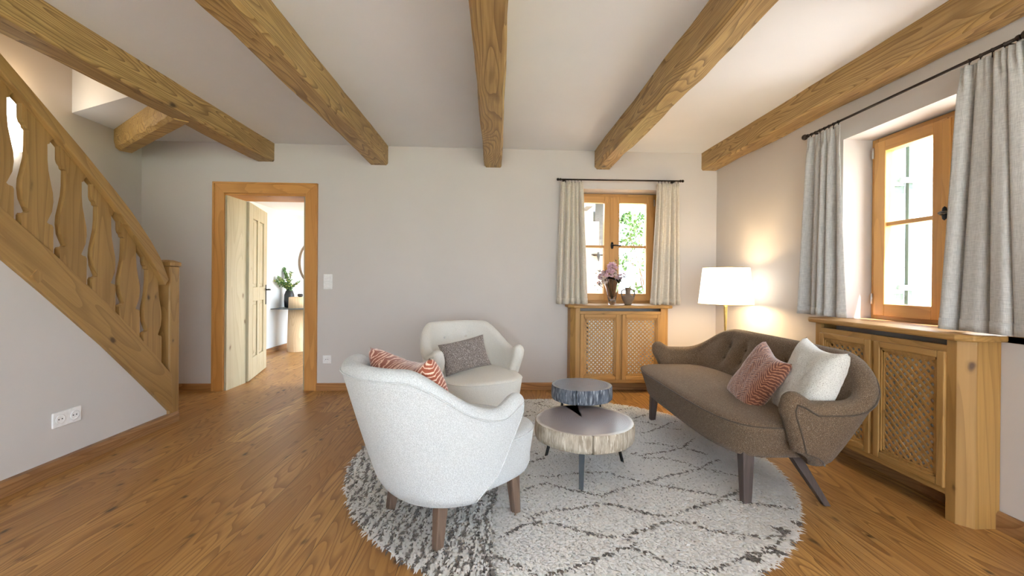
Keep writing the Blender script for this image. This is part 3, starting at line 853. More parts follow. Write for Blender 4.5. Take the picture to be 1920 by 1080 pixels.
def rod(pts, wall_dir, finial_r, label):
    a, b = map(Vector, pts)
    e = empty('curtain_rod', tuple(a), 0, label, 'curtain rod', 'curtain rods')
    MB().tube([a, b], .0075, 12).build('pole', 'rod', e, world=True)
    d = (b - a).normalized()
    for p, s in ((a, -1), (b, 1)):
        mb = MB(); q = p + d * s * .012
        mb.tube([p - d * s * .01, p, p + d * s * .006, p + d * s * .012], [.008, .013, .013, .008])
        mb.ball(tuple(p + d * s * (.012 + finial_r)), finial_r)
        mb.build('finial', 'rod', e, world=True)
        w = Vector(wall_dir); c = p - d * s * .05
        mb = MB().tube([c, c + w * .5, c + w], .006); mb.tube([c + w * .93, c + w], .018)
        mb.build('bracket', 'rod', e, world=True)
rod(((.640, YB, 2.142), (1.872, YB, 2.148)), (0, .085, 0), .014, 'thin dark curtain rod above the back window')
rod(((XR, 2.94, 2.163), (XR, 1.715, 2.163)), (.09, 0, 0), .020, 'long dark curtain rod with ball end above the right window')

# ------------------------------------------------------------------ electrical
sw = empty('light_switch', (-1.686, D, 1.09), 0, 'white double rocker light switch right of the doorway', 'switch')
MB().box(-1.728, -1.640, D - .01, D, 1.014, 1.165).build('plate', 'white_plastic', sw, world=True, bevel=.004)
for z in (1.025, 1.093): MB().box(-1.716, -1.652, D - .016, D - .008, z, z + .062).build('rocker', 'white_plastic', sw, world=True, bevel=.003)
def sock(e, cx, n, ux_, ctr):
    """socket insert: ring recess and two pin holes facing n"""
    n = Vector(n); ux_ = Vector(ux_); uz = Vector((0, 0, 1)); c = Vector(ctr)
    ring = lambda r, o: [tuple(c + n * o + ux_ * r * math.cos(2 * PI * k / 28) + uz * r * math.sin(2 * PI * k / 28)) for k in range(28)]
    s_ = MB().grid([ring(.027, .010), ring(.027, .0135), ring(.022, .0135), ring(.0195, .0108)], close_v=True).add(ring(.0196, .0108), [tuple(range(28))]).build('socket', 'white_plastic', e, world=True)
    mb = MB()
    for s in (-1, 1): mb.obox(c + n * .0108 + ux_ * s * .0095, ux_ * .0032, uz * .0032, n * .0008)
    q = mb.build('pin_hole', 'hole', s_); q.data.transform(Matrix.Translation(-Vector(e.location)))
so = empty('power_socket', (-1.688, D, .312), 0, 'single white power socket right of the doorway near the floor', 'socket')
MB().box(-1.729, -1.648, D - .01, D, .27, .352).build('plate', 'white_plastic', so, world=True, bevel=.003)
sock(so, 0, (0, -1, 0), (1, 0, 0), (-1.688, D, .311))
so = empty('power_socket', (XS, 2.62, .295), 0, 'double white power socket on the wall under the stairs', 'socket')
MB().box(XS - .02, XS - .01, 2.536, 2.702, .25, .338).build('plate', 'white_plastic', so, world=True, bevel=.003)
for y in (2.577, 2.661): sock(so, 0, (1, 0, 0), (0, 1, 0), (XS - .02, y, .294))

# ------------------------------------------------------------------ floor lamp
fl = empty('floor_lamp', (2.0, 3.63, 0), 0, 'brass floor lamp with lit white tapered shade behind the sofa', 'lamp')
mb = MB(); mb.grid([[(2.0 + r * math.cos(2 * PI * k / 56), 3.63 + r * math.sin(2 * PI * k / 56), z) for k in range(56)] for r, z in ((.220, .927), (.1855, 1.243))], close_v=True)
mb.build('lamp_shade', 'shade', fl, world=True, solid=.003)
ring = lambda r, z: [(2.0 + r * math.cos(2 * PI * k / 56), 3.63 + r * math.sin(2 * PI * k / 56), z) for k in range(56)]
for q_ in (ring(.220, .927), ring(.1855, 1.243)): MB().tube(q_, .003, 6, closed=True).build('shade_rim', 'brass', fl, world=True)
MB().lathe([(.004, .02), (.006, .45), (.009, .70), (.015, .90), (.017, .925), (.012, .935), (.010, 1.02)], 20, (2.0, 3.63, 0)).build('pole', 'brass', fl, world=True)
MB().lathe([(.14, 0), (.14, .012), (.13, .02), (.02, .026), (.006, .04)], 40, (2.0, 3.63, 0)).build('base', 'brass', fl, world=True)
MB().tube([(2.0, 3.63, 1.02), (2.0, 3.63, 1.19)], .003, 6).tube([(1.82, 3.63, 1.225), (2.18, 3.63, 1.225)], .002, 6).tube([(2.0, 3.45, 1.225), (2.0, 3.81, 1.225)], .002, 6).build('shade_carrier', 'brass', fl, world=True)
M['bulb'] = emit('bulb', (1, .85, .6), 12)
bo = MB().ball((2.0, 3.63, 1.06), .03).build('bulb', 'bulb', fl, world=True)
lamp('lamp_bulb_upper', (2.0, 3.63, 1.16), 1.3, (1, .72, .38), .04, fl)
lamp('lamp_bulb_lower', (2.0, 3.63, .97), 5.0, (1, .72, .38), .04, fl)

# ------------------------------------------------------------------ vase, flowers and jug on the back shelf
zs = .884
def glass_mat(name, col, rough=.02):
    m, t, b = nt(name); b.inputs['Base Color'].default_value = (*col, 1); b.inputs['Transmission Weight'].default_value = 1
    b.inputs['Roughness'].default_value = rough; b.inputs['IOR'].default_value = 1.3
    return m
M['smoke'] = glass_mat('smoked_glass', (.66, .65, .70))
vx, vy = 1.172, 4.27
n = 40
def vrow(r, z, wave=0):
    return [(vx + r * (1 + wave * math.sin(3 * 2 * PI * k / n + .6)) * math.cos(2 * PI * k / n), vy + r * (1 + wave * math.sin(3 * 2 * PI * k / n + .6)) * math.sin(2 * PI * k / n), zs + z + (.014 * wave / .12) * math.cos(3 * 2 * PI * k / n)) for k in range(n)]
mb = MB(); rows = [vrow(r, z, w) for r, z, w in ((.001, 0, 0), (.036, 0, 0), (.038, .012, 0), (.040, .04, 0), (.050, .10, .02), (.064, .17, .05), (.082, .22, .09), (.102, .262, .13), (.098, .262, .13), (.078, .22, .09), (.060, .17, .05), (.045, .10, .02), (.030, .03, 0), (.001, .028, 0))]
mb.grid(rows, close_v=True).build('flower_vase', 'smoke', label='smoky glass vase flaring at the rim, on the shelf at the back window', cat='vase')
fb = empty('flower_bouquet', (vx, vy, zs + .1), 0, 'bunch of faded pink flowers in the smoky glass vase', 'flowers')
M['petal'] = plain('pink_petal', srgb(232, 194, 206), .7, bump_scale=40)
M['petal2'] = plain('dusty_petal', srgb(206, 174, 182), .7, bump_scale=40)
M['petal3'] = plain('cream_petal', srgb(226, 208, 196), .7, bump_scale=40)
M['dleaf'] = plain('dark_leaf', srgb(86, 84, 70), .7)
rr = random.Random(11)
heads = [(1.165, 4.245, 1.262, .062, 'petal'), (1.13, 4.235, 1.195, .056, 'petal'), (1.19, 4.26, 1.205, .045, 'petal3'), (1.185, 4.29, 1.29, .035, 'petal3'), (1.05, 4.25, 1.165, .038, 'petal2'), (1.09, 4.23, 1.13, .042, 'petal3'),
         (1.245, 4.25, 1.165, .035, 'petal2'), (1.285, 4.26, 1.185, .03, 'petal2'), (1.25, 4.27, 1.135, .032, 'petal3'), (1.075, 4.27, 1.205, .030, 'petal2'), (1.035, 4.26, 1.10, .028, 'petal2'), (1.21, 4.24, 1.15, .03, 'petal2')]
for x, y, z, r, mt in heads:
    mb = MB(); c = Vector((x, y, z))
    for k in range(int(60 * r / .04)):
        d = Vector((rr.gauss(0, 1), rr.gauss(0, 1), rr.gauss(.3, 1))).normalized()
        w = d.cross(Vector((rr.uniform(-1, 1), rr.uniform(-1, 1), rr.uniform(-1, 1)))).normalized() * r * .20
        b0 = c + d * r * .25; tp = c + d * r * rr.uniform(.8, 1.1) + Vector((0, 0, -r * .15)); mid = b0.lerp(tp, .6) + Vector((0, 0, r * .06))
        mb.add([b0, mid + w, tp, mid - w], [(0, 1, 2), (0, 2, 3)], True)
    hd = mb.build('flower_head', mt, fb, world=True, fix=False)
    s_ = MB().tube([(vx + rr.uniform(-.01, .01), vy + rr.uniform(-.01, .01), zs + .05), (vx + (x - vx) * .35, vy + (y - vy) * .35, zs + .2), (x, y, z)], .0025, 6).build('stem', 'stem', hd)
    s_.data.transform(Matrix.Translation(-Vector(fb.location)))
mb = MB()
for k in range(90):
    h_ = rr.choice(heads); c = Vector(h_[:3]) + Vector((rr.gauss(0, .03), rr.gauss(0, .02), rr.gauss(-.01, .03)))
    d = Vector((rr.gauss(0, 1), rr.gauss(0, .6), rr.gauss(0, 1))).normalized() * rr.uniform(.012, .028); w = d.cross(Vector((0, 1, .3))).normalized() * .006
    mb.add([c, c + d * .5 + w, c + d, c + d * .5 - w], [(0, 1, 2), (0, 2, 3)], True)
mb.build('foliage', 'dleaf', fb, world=True, fix=False, kind='stuff')
# two-handled jug
jx, jy = 1.330, 4.25
jg = empty('clay_jug', (jx, jy, zs), 0, 'small brown two-handled clay jug right of the flower vase', 'jug')
MB().lathe([(.030, 0), (.034, .004), (.055, .045), (.064, .068), (.062, .076), (.045, .088), (.028, .098), (.025, .115), (.026, .15), (.033, .168), (.033, .173), (.026, .172), (.020, .15), (.020, .1)], 32, (jx, jy, zs)).build('body', 'clay', jg, world=True)
for s in (-1, 1):
    MB().tube([(jx + s * .026, jy, zs + .148), (jx + s * .050, jy, zs + .148), (jx + s * .066, jy, zs + .135), (jx + s * .066, jy, zs + .10), (jx + s * .058, jy, zs + .076)], [.007, .007, .0075, .0075, .008], 10).build('handle', 'clay', jg, world=True)

# ================================================================== UPHOLSTERED SEATS
def sstep(a, b, x):
    t = min(max((x - a) / (b - a), 0), 1); return t * t * (3 - 2 * t)
def lounge(name, loc, rz, P, mat, pipe, legmat, label, cat, group=None):
    """shell that sweeps round the back into two arms, plus an upholstered seat block. local +y = front"""
    o = empty(name, loc, rz, label, cat, group)
    A0, A1, B0, B1, ex = P['A0'], P['A1'], P['B0'], P['B1'], P['ex']
    zb, zs_, zbk, zv, zt = P['zb'], P['zseat'], P['zback'], P['zvalley'], P['ztip']
    ph0, ph1 = R(P['ph0']), R(P['ph1'])
    th = P.get('th', .075); FB = P.get('front', .9)
    def plan(phi, h):
        A = A0 + (A1 - A0) * (h ** .85); B = B0 + (B1 - B0) * (h ** .9)
        s, c = math.sin(phi), math.cos(phi)
        e = ex
        x = A * math.copysign(abs(s) ** e, s); y = -B * math.copysign(abs(c) ** e, c)
        if c < 0:
            y = P.get('yf', .30) * (abs(c) ** P.get('ef', 1.0)) * (.55 + .45 * h)
            x = A * math.copysign((1 - P.get('tuck', .10) * (abs(c) ** 2)), s)
        return Vector((x, y, 0))
    def top(phi):
        u = math.degrees(abs(phi))
        z = zbk + (zv - zbk) * sstep(P['u0'], P['u1'], u)
        z += (zt - zv) * sstep(P['u1'], P['ph1'] - 4, u)
        return z
    nO, nT, nI = 14, 8, 12
    prof = [(0.0 + .96 * i / nO, .5) for i in range(nO + 1)]
    prof += [(None, a) for a in [PI * k / nT for k in range(1, nT)]]
    hin = (zs_ - .06 - zb)
    NC = P.get('nc', 96)
    def phimax(h):
        g = min(h / .86, 1.0)
        g = g ** P.get('gp', 1.0)
        if h > .86: g -= .06 * ((h - .86) / .14) ** 2
        return ph0 + (ph1 - ph0) * g
    cols = []
    caps = [(k * 90 / 6) for k in range(1, 7)]
    cl = [(-1, -math.sin(R(a)), math.cos(R(a))) for a in reversed(caps)] + [(-1 + 2 * i / NC, 0, 1) for i in range(NC + 1)] + [(1, math.sin(R(a)), math.cos(R(a))) for a in caps]
    pipes = []
    for c, ext, tf in cl:
        col = []
        def pt(h, off, zofs=0.0):
            hh = min(max(h, 0), 1)
            phi = c * phimax(hh)
            p = plan(phi, hh); q = plan(phi + .01, hh) - plan(phi - .01, hh)
            t = q.normalized(); nrm = Vector((t.y, -t.x, 0))
            Z = top(phi)
            # round the tip corner down at the very end
            p = p + t * (ext * th * .5) + nrm * off * th * tf
            z = zb + (Z - th * .5 - zb) * h
            p.z = z + zofs * tf
            return p
        for i in range(nO + 1): col.append(pt(i / nO, .5 if i else .42))
        for k in range(1, nT): a = PI * k / nT; col.append(pt(1, .5 * math.cos(a), th * .5 * math.sin(a)))
        Zc = top(c * ph1)
        h1 = (hin) / (Zc - th * .5 - zb)
        pad = P.get('pad', .0)
        for i in range(nI + 1):
            h = 1 - (1 - h1) * i / nI
            bulge = pad * math.sin(PI * i / nI) ** .7 * max(0, math.cos(c * PI / 2)) 
            col.append(pt(h, -.5 - bulge / th))
        col.append(pt(0, -.3))
        cols.append(col)
        if ext == 0: pipes.append(pt(1, .53, -.004))
    # buttons on the inside of the back
    btn = []
    if P.get('buttons'):
        for bx_, bz_ in P['buttons']:
            best = None
            for ci in range(len(cols)):
                for pi_ in range(nO + nT, nO + nT + nI + 1):
                    p = cols[ci][pi_]
                    dd = (p.x - bx_) ** 2 + (p.z - bz_) ** 2 + (0 if p.y < 0 else 1)
                    if best is None or dd < best[0]: best = (dd, p.copy())
            btn.append(best[1])
        for col in cols:
            for pi_ in range(nO + nT - 1, len(col) - 1):
                p = col[pi_]
                dep = 0
                for b in btn:
                    r2 = (p.x - b.x) ** 2 + (p.z - b.z) ** 2
                    if p.y < 0: dep += .040 * math.exp(-r2 / (2 * .032 ** 2))
                p.y -= dep
    mb = MB().grid(cols)
    m_ = len(cols[0]); mb.f += [tuple(range(m_ - 1, -1, -1)), tuple(range((len(cols) - 1) * m_, len(cols) * m_))]; mb.sm += [True, True]
    # close the cross-section underneath
    for i in range(len(cols) - 1): mb.f.append((i * m_, i * m_ + m_ - 1, (i + 1) * m_ + m_ - 1, (i + 1) * m_)); mb.sm.append(True)
    mb.build('backrest', mat, o)
    # piping that runs along the outer top edge and down the arm fronts
    def down(c):
        out = []
        for i in range(12):
            h = 1 - i / 11 * .98
            phi = c * phimax(h); p = plan(phi, h); q = plan(phi + .01, h) - plan(phi - .01, h); t = q.normalized(); nrm = Vector((t.y, -t.x, 0))
            p = p + nrm * th * .5 + t * c * .006; p.z = zb + (top(phi) - th * .5 - zb) * h; out.append(p)
        return out
    MB().tube(list(reversed(down(-1))) + pipes[2:-2] + down(1), P.get('pr', .0035), 6).build('piping', pipe, o)
    # seat block
    def ring(sc, z, n=88):
        res = []
        ax, yf, yb, e1 = P['sx'] * sc[0], P['syf'] * sc[1], P['syb'] * sc[2], P['se']
        for k in range(n):
            t = 2 * PI * k / n; s, c = math.sin(t), math.cos(t)
            x = ax * math.copysign(abs(c) ** e1, c); y = (yf if s > 0 else yb) * math.copysign(abs(s) ** e1, s)
            y += P.get('y0', 0) 
            res.append((x, y, z))
        return res
    k0 = P.get('taper', .86); kf = P.get('taper_f', .93)
    rows = [ring((.01, .01, .01), zb), ring((k0 * .93, kf * .9, k0 * .93), zb), ring((k0 * .985, kf * .97, k0), zb + .012), ring((k0 + .01, kf + .01, k0), zb + .04)]
    for i in range(1, 6): f = i / 6; rows.append(ring((k0 + (1 - k0) * f, kf + (1 - kf) * f, k0 + (1 - k0) * f), zb + .04 + (zs_ - .02 - zb - .04) * f))
    rows += [ring((1, 1, 1), zs_ - .018), ring((.995, .995, .995), zs_ - .006), ring((.97, .97, .97), zs_ + .004)]
    for f in (.85, .65, .4, .2, .01): rows.append(ring((f, f, f), zs_ + .004 + P.get('crown', .025) * (1 - f * f)))
    MB().grid(rows, close_v=True).build('seat', mat, o)
    MB().tube(ring((1.0, 1.0, 1.0), zs_ - .008), P.get('pr', .0035), 6, closed=True).build('piping', pipe, o)
    if btn:
        for b in btn: MB().ball((b.x, b.y - .030, b.z), .0095, 12).build('button', mat, o)
    for (x, y, tx, ty, w0, w1) in P['legs']:
        zt_ = zb + .03
        MB().hexa([(tx - w1, ty - w1, .0), (tx + w1, ty - w1, .0), (tx + w1, ty + w1, .0), (tx - w1, ty + w1, .0)],
                  [(x - w0, y - w0, zt_), (x + w0, y - w0, zt_), (x + w0, y + w0, zt_), (x - w0, y + w0, zt_)]).build('leg', legmat, o, bevel=.004)
    return o
chairP = dict(A0=.285, A1=.335, B0=.27, B1=.445, ex=.86, zb=.20, zseat=.41, zback=.768, zvalley=.578, ztip=.618, ph0=74, ph1=126, u0=38, u1=92,
              th=.08, yf=.22, tuck=.14, ef=1.0, sx=.305, syf=.385, syb=.28, se=.64, taper=.92, taper_f=.97, crown=.012,
              legs=[(.19, .22, .205, .235, .026, .017), (-.19, .22, -.205, .235, .026, .017), (.19, -.17, .21, -.20, .026, .017), (-.19, -.17, -.21, -.20, .026, .017)])
A_ = math.atan2(.64, .77)
lounge('armchair', (-.21, 2.03, .006), A_ - PI / 2, chairP, 'boucle', 'boucle', 'leg', 'white textured armchair in the foreground, seen from behind on the striped rug edge', 'armchair', 'rounded armchairs')
c2 = dict(chairP); c2['buttons'] = [(-.09, .62), (.09, .62)]
lounge('armchair', (-.165, 3.25, .006), math.atan2(-.86, .42) - PI / 2, c2, 'cream', 'cream', 'leg', 'cream armchair by the back wall holding the small grey cushion', 'armchair', 'rounded armchairs')
btn = [(x, z) for x in (-.5, -.3, -.1, .1, .3, .5) for z in (.63, .535)]
sofaP = dict(A0=.72, A1=.82, B0=.20, B1=.43, ex=.50, zb=.235, zseat=.43, zback=.750, zvalley=.565, ztip=.61, ph0=76, ph1=124, u0=20, u1=86, gp=1.0,
             th=.10, yf=.17, tuck=.02, ef=1.0, sx=.765, syf=.34, syb=.28, se=.46, taper=.90, taper_f=.90, crown=.03, pad=.012, nc=200, pr=.004,
             buttons=btn, y0=.0,
             legs=[(.62, .19, .64, .20, .030, .020), (-.62, .19, -.64, .20, .030, .020), (.60, -.05, .66, -.20, .028, .017), (-.60, -.05, -.66, -.20, .028, .017)])
lounge('sofa', (1.455, 2.715, .004), R(90), sofaP, 'sofa', 'sofa_pipe', 'leg_dark', 'brown tweed two-seat sofa with buttoned curved back and dark legs', 'sofa')

# ------------------------------------------------------------------ cushions
def cushion(loc, X, N, w, h, t, mat, label, roll=0, dip=.0, seed=1, sag=0):
    """X = direction of the width, N = outward normal (towards the viewer of its face)"""
    N = Vector(N).normalized(); X = Vector(X); X = (X - N * X.dot(N)).normalized(); Z = X.cross(-N).normalized()
    if Z.z < 0: Z = -Z
    Y = Z.cross(X)
    n = 34; rows = []
    for side in (-1, 1):
        for i in range(n + 1):
            u = -1 + 2 * i / n; row = []
            for j in range(n + 1):
                v = -1 + 2 * j / n
                pin = (1 - .075 * (1 - u * u) - dip * 0), (1 - .075 * (1 - v * v))
                x = u * w / 2 * (1 - .07 * (1 - v * v)); z = v * h / 2 * (1 - .07 * (1 - u * u))
                if v > 0: z -= dip * (1 - u * u) * v ** 2
                e = max(0, (1 - u ** 4) * (1 - v ** 4)) ** .42
                bulk = t / 2 * e * (1 + .10 * noise.noise(Vector((u * 2, v * 2, seed))))
                bulk += .004 * e * noise.noise(Vector((u * 6, v * 6, seed * 3)))
                y = side * bulk - sag * (u * u + v * v) * .5
                row.append((x, y, z))
            rows.append(row)
    k = n + 1
    mb = MB().grid(rows[:k]); mb.grid(rows[k:])
    o = mb.build('cushion', mat, None, label=label, cat='cushion', group='scatter cushions')
    bm = bmesh.new(); bm.from_mesh(o.data); bmesh.ops.remove_doubles(bm, verts=bm.verts, dist=.0004); bmesh.ops.recalc_face_normals(bm, faces=bm.faces); bm.to_mesh(o.data); bm.free()
    for p in o.data.polygons: p.use_smooth = True
    mt = Matrix((X, Y, Z)).transposed().to_4x4() @ Matrix.Rotation(roll, 4, 'Y'); mt.translation = loc
    o.matrix_world = mt
    return o
cushion((-.365, 1.895, .617), (.66, -.75, 0), (.68, .60, .35), .53, .40, .15, 'rust', 'rust and pink zigzag cushion in the foreground white armchair', roll=R(-2), dip=.05, seed=2)
cushion((-.225, 3.15, .565), (1, .25, 0), (.25, -.9, .35), .35, .235, .10, 'marl', 'small dark grey speckled cushion on the cream armchair', roll=R(-12), seed=5)
cushion((1.475, 2.34, .572), (0.1, -1, .0), (-.86, .06, .46), .33, .38, .12, 'rust_dark', 'rust brown zigzag velvet cushion leaning on the sofa', roll=R(20), seed=7, dip=.02)
cushion((1.585, 2.09, .605), (.2, -1, .0), (-.93, .16, .34), .38, .43, .14, 'linen_grey', 'pale grey cushion in the near corner of the sofa', roll=R(12), seed=9, dip=.02)

# ------------------------------------------------------------------ log-slice coffee tables
def endgrain(name, heart, rim, ringc, r0):
    m, t, b = nt(name)
    v = coords(t, (1, 1, 1), jitter=False)
    n = t.nodes.new('ShaderNodeTexNoise'); n.inputs['Scale'].default_value = 5.0; lk(t, v, n.inputs['Vector'])
    va = t.nodes.new('ShaderNodeVectorMath'); va.operation = 'MULTIPLY_ADD'; lk(t, n.outputs['Color'], va.inputs[0]); va.inputs[1].default_value = (.05, .05, 0); lk(t, v, va.inputs[2])
    s = t.nodes.new('ShaderNodeSeparateXYZ'); lk(t, va.outputs[0], s.inputs[0])
    rad = math_n(t, 'SQRT', math_n(t, 'ADD', math_n(t, 'POWER', math_n(t, 'SUBTRACT', s.outputs[0], .025), 2.0), math_n(t, 'POWER', math_n(t, 'SUBTRACT', s.outputs[1], .025), 2.0)))
    saw = math_n(t, 'FRACT', math_n(t, 'MULTIPLY', rad, 75.0))
    c = mix(t, math_n(t, 'MULTIPLY', saw, .35), heart, ringc)
    c = mix(t, ramp(t, math_n(t, 'DIVIDE', rad, r0), [(.86, 0.0), (.92, 1.0)]), c, rim)
    n2 = t.nodes.new('ShaderNodeTexNoise'); n2.inputs['Scale'].default_value = 30.0; lk(t, v, n2.inputs['Vector'])
    c = mix(t, math_n(t, 'MULTIPLY', n2.outputs[0], .3), c, ringc)
    lk(t, c, b.inputs['Base Color']); b.inputs['Roughness'].default_value = .25
    b.inputs['Coat Weight'].default_value = .4; b.inputs['Coat Roughness'].default_value = .15
    return m
def bark(name, a, b_, c_):
    m, t, b = nt(name)
    n = t.nodes.new('ShaderNodeTexNoise'); n.inputs['Scale'].default_value = 1.0; n.inputs['Detail'].default_value = 4; lk(t, coords(t, (42, 42, 12), jitter=False), n.inputs['Vector'])
    n2 = t.nodes.new('ShaderNodeTexNoise'); n2.inputs['Scale'].default_value = 1.0; n2.inputs['Detail'].default_value = 3; lk(t, coords(t, (110, 110, 14), jitter=False), n2.inputs['Vector'])
    c = mix(t, ramp(t, n.outputs[0], [(.38, 0.0), (.6, 1.0)]), a, b_)
    c = mix(t, ramp(t, n2.outputs[0], [(.56, 0.0), (.66, .8)]), c, c_)
    lk(t, c, b.inputs['Base Color']); b.inputs['Roughness'].default_value = .7
    bump(t, b, n2.outputs[0], .6, .006)
    return m
M['top_big'] = endgrain('big_slice_top', srgb(142, 132, 132), srgb(206, 196, 182), srgb(118, 106, 104), .30)
M['top_small'] = endgrain('small_slice_top', srgb(120, 132, 148), srgb(148, 156, 166), srgb(78, 86, 98), .205)
M['bark_big'] = bark('big_slice_bark', srgb(150, 136, 118), srgb(186, 174, 156), srgb(214, 206, 190))
M['bark_small'] = bark('small_slice_bark', srgb(62, 68, 78), srgb(104, 110, 120), srgb(170, 176, 182))
def slice_table(name, loc, r, zt, th, cracks, matt, matb, legs, label, seed, ell=(1, 1)):
    o = empty(name, loc, 0, label, 'table', 'log slice coffee tables')
    n = 220; out = []
    for k in range(n):
        a = 2 * PI * k / n
        rr_ = r * (1 + .035 * noise.noise(Vector((math.cos(a) * 1.3, math.sin(a) * 1.3, seed))) + .010 * noise.noise(Vector((math.cos(a) * 5, math.sin(a) * 5, seed))))
        out.append((a, rr_))
    pts = []; done = set()
    for a, q in out:
        hit = None
        for ci, (ca, cw, cd) in enumerate(cracks):
            da = (a - ca + PI) % (2 * PI) - PI
            if abs(da) < cw: hit = ci
        if hit is None: pts.append((q * math.cos(a) * ell[0], q * math.sin(a) * ell[1])); continue
        if hit in done: continue
        done.add(hit); ca, cw, cd = cracks[hit]
        for f, w in ((1, -1), (.5, -.8), (0, 0), (.5, .8), (1, 1)):
            q2 = r * (1 - cd + cd * f * .985); pts.append((q2 * math.cos(ca + w * cw) * ell[0], q2 * math.sin(ca + w * cw) * ell[1]))
    # bark side
    rows = []
    for j, (f, s) in enumerate(((0, .965), (.06, .99), (.25, 1.0), (.5, 1.006), (.75, 1.0), (.95, .992), (1, .98))):
        rows.append([(x * s * (1 + .012 * noise.noise(Vector((x * 30, y * 30, f * 2 + seed)))), y * s * (1 + .012 * noise.noise(Vector((x * 30, y * 30, f * 2 + seed)))), zt - th + th * f) for x, y in pts])
    MB().grid(rows, close_v=True).build('bark', matb, o)
    cx, cy = 0.03 * 0, 0
    def face(z, s, idx):
        mb = MB()
        vs_ = [(x * s, y * s, z) for x, y in pts]
        bm = bmesh.new(); vv = [bm.verts.new(p) for p in vs_]; f = bm.faces.new(vv); bmesh.ops.triangulate(bm, faces=[f], ngon_method='EAR_CLIP')
        mb.v = [tuple(v.co) for v in bm.verts]; bm.verts.index_update(); mb.f = [tuple(v.index for v in q.verts) for q in bm.faces]; mb.sm = [False] * len(mb.f); bm.free()
        return mb
    face(zt, .98, 0).build('table_top', matt, o)
    face(zt - th, .965, 1).build('underside', matb, o)
    # steel frame
    mb = MB()
    for tx, ty in legs: mb.obox(((tx) * .45, ty * .45, zt - th - .004), Vector((tx, ty, 0)) * .40, Vector((-ty, tx, 0)).normalized() * .025, (0, 0, .004))
    mb.build('frame', 'black_metal', o)
    for tx, ty in legs:
        b0 = Vector((tx * .80, ty * .80, zt - th)); b1 = Vector((tx, ty, .012)); sd = Vector((-ty, tx, 0)).normalized() * .016; rd = Vector((tx, ty, 0)).normalized() * .004
        MB().hexa([b1 - sd * .7 - rd, b1 + sd * .7 - rd, b1 + sd * .7 + rd, b1 - sd * .7 + rd], [b0 - sd - rd, b0 + sd - rd, b0 + sd + rd, b0 - sd + rd]).build('leg', 'black_metal', o)
    return o
slice_table('coffee_table', (.520, 2.484, 0), .288, .305, .098, [(R(96), .17, .90), (R(268), .018, .07)], 'top_big', 'bark_big',
            [(-.065, -.262), (.258, .083), (-.198, .183)], 'large low coffee table of a pale log slice on black legs', 1.3)
slice_table('coffee_table', (.575, 2.83, 0), .20, .425, .092, [(R(3), .03, .80), (R(62), .018, .5), (R(250), .018, .22)], 'top_small', 'bark_small',
            [(-.16, -.02), (.15, -.02), (.0, .17)], 'small blue-grey log slice side table overlapping the larger one', 4.1, ell=(1, .95))

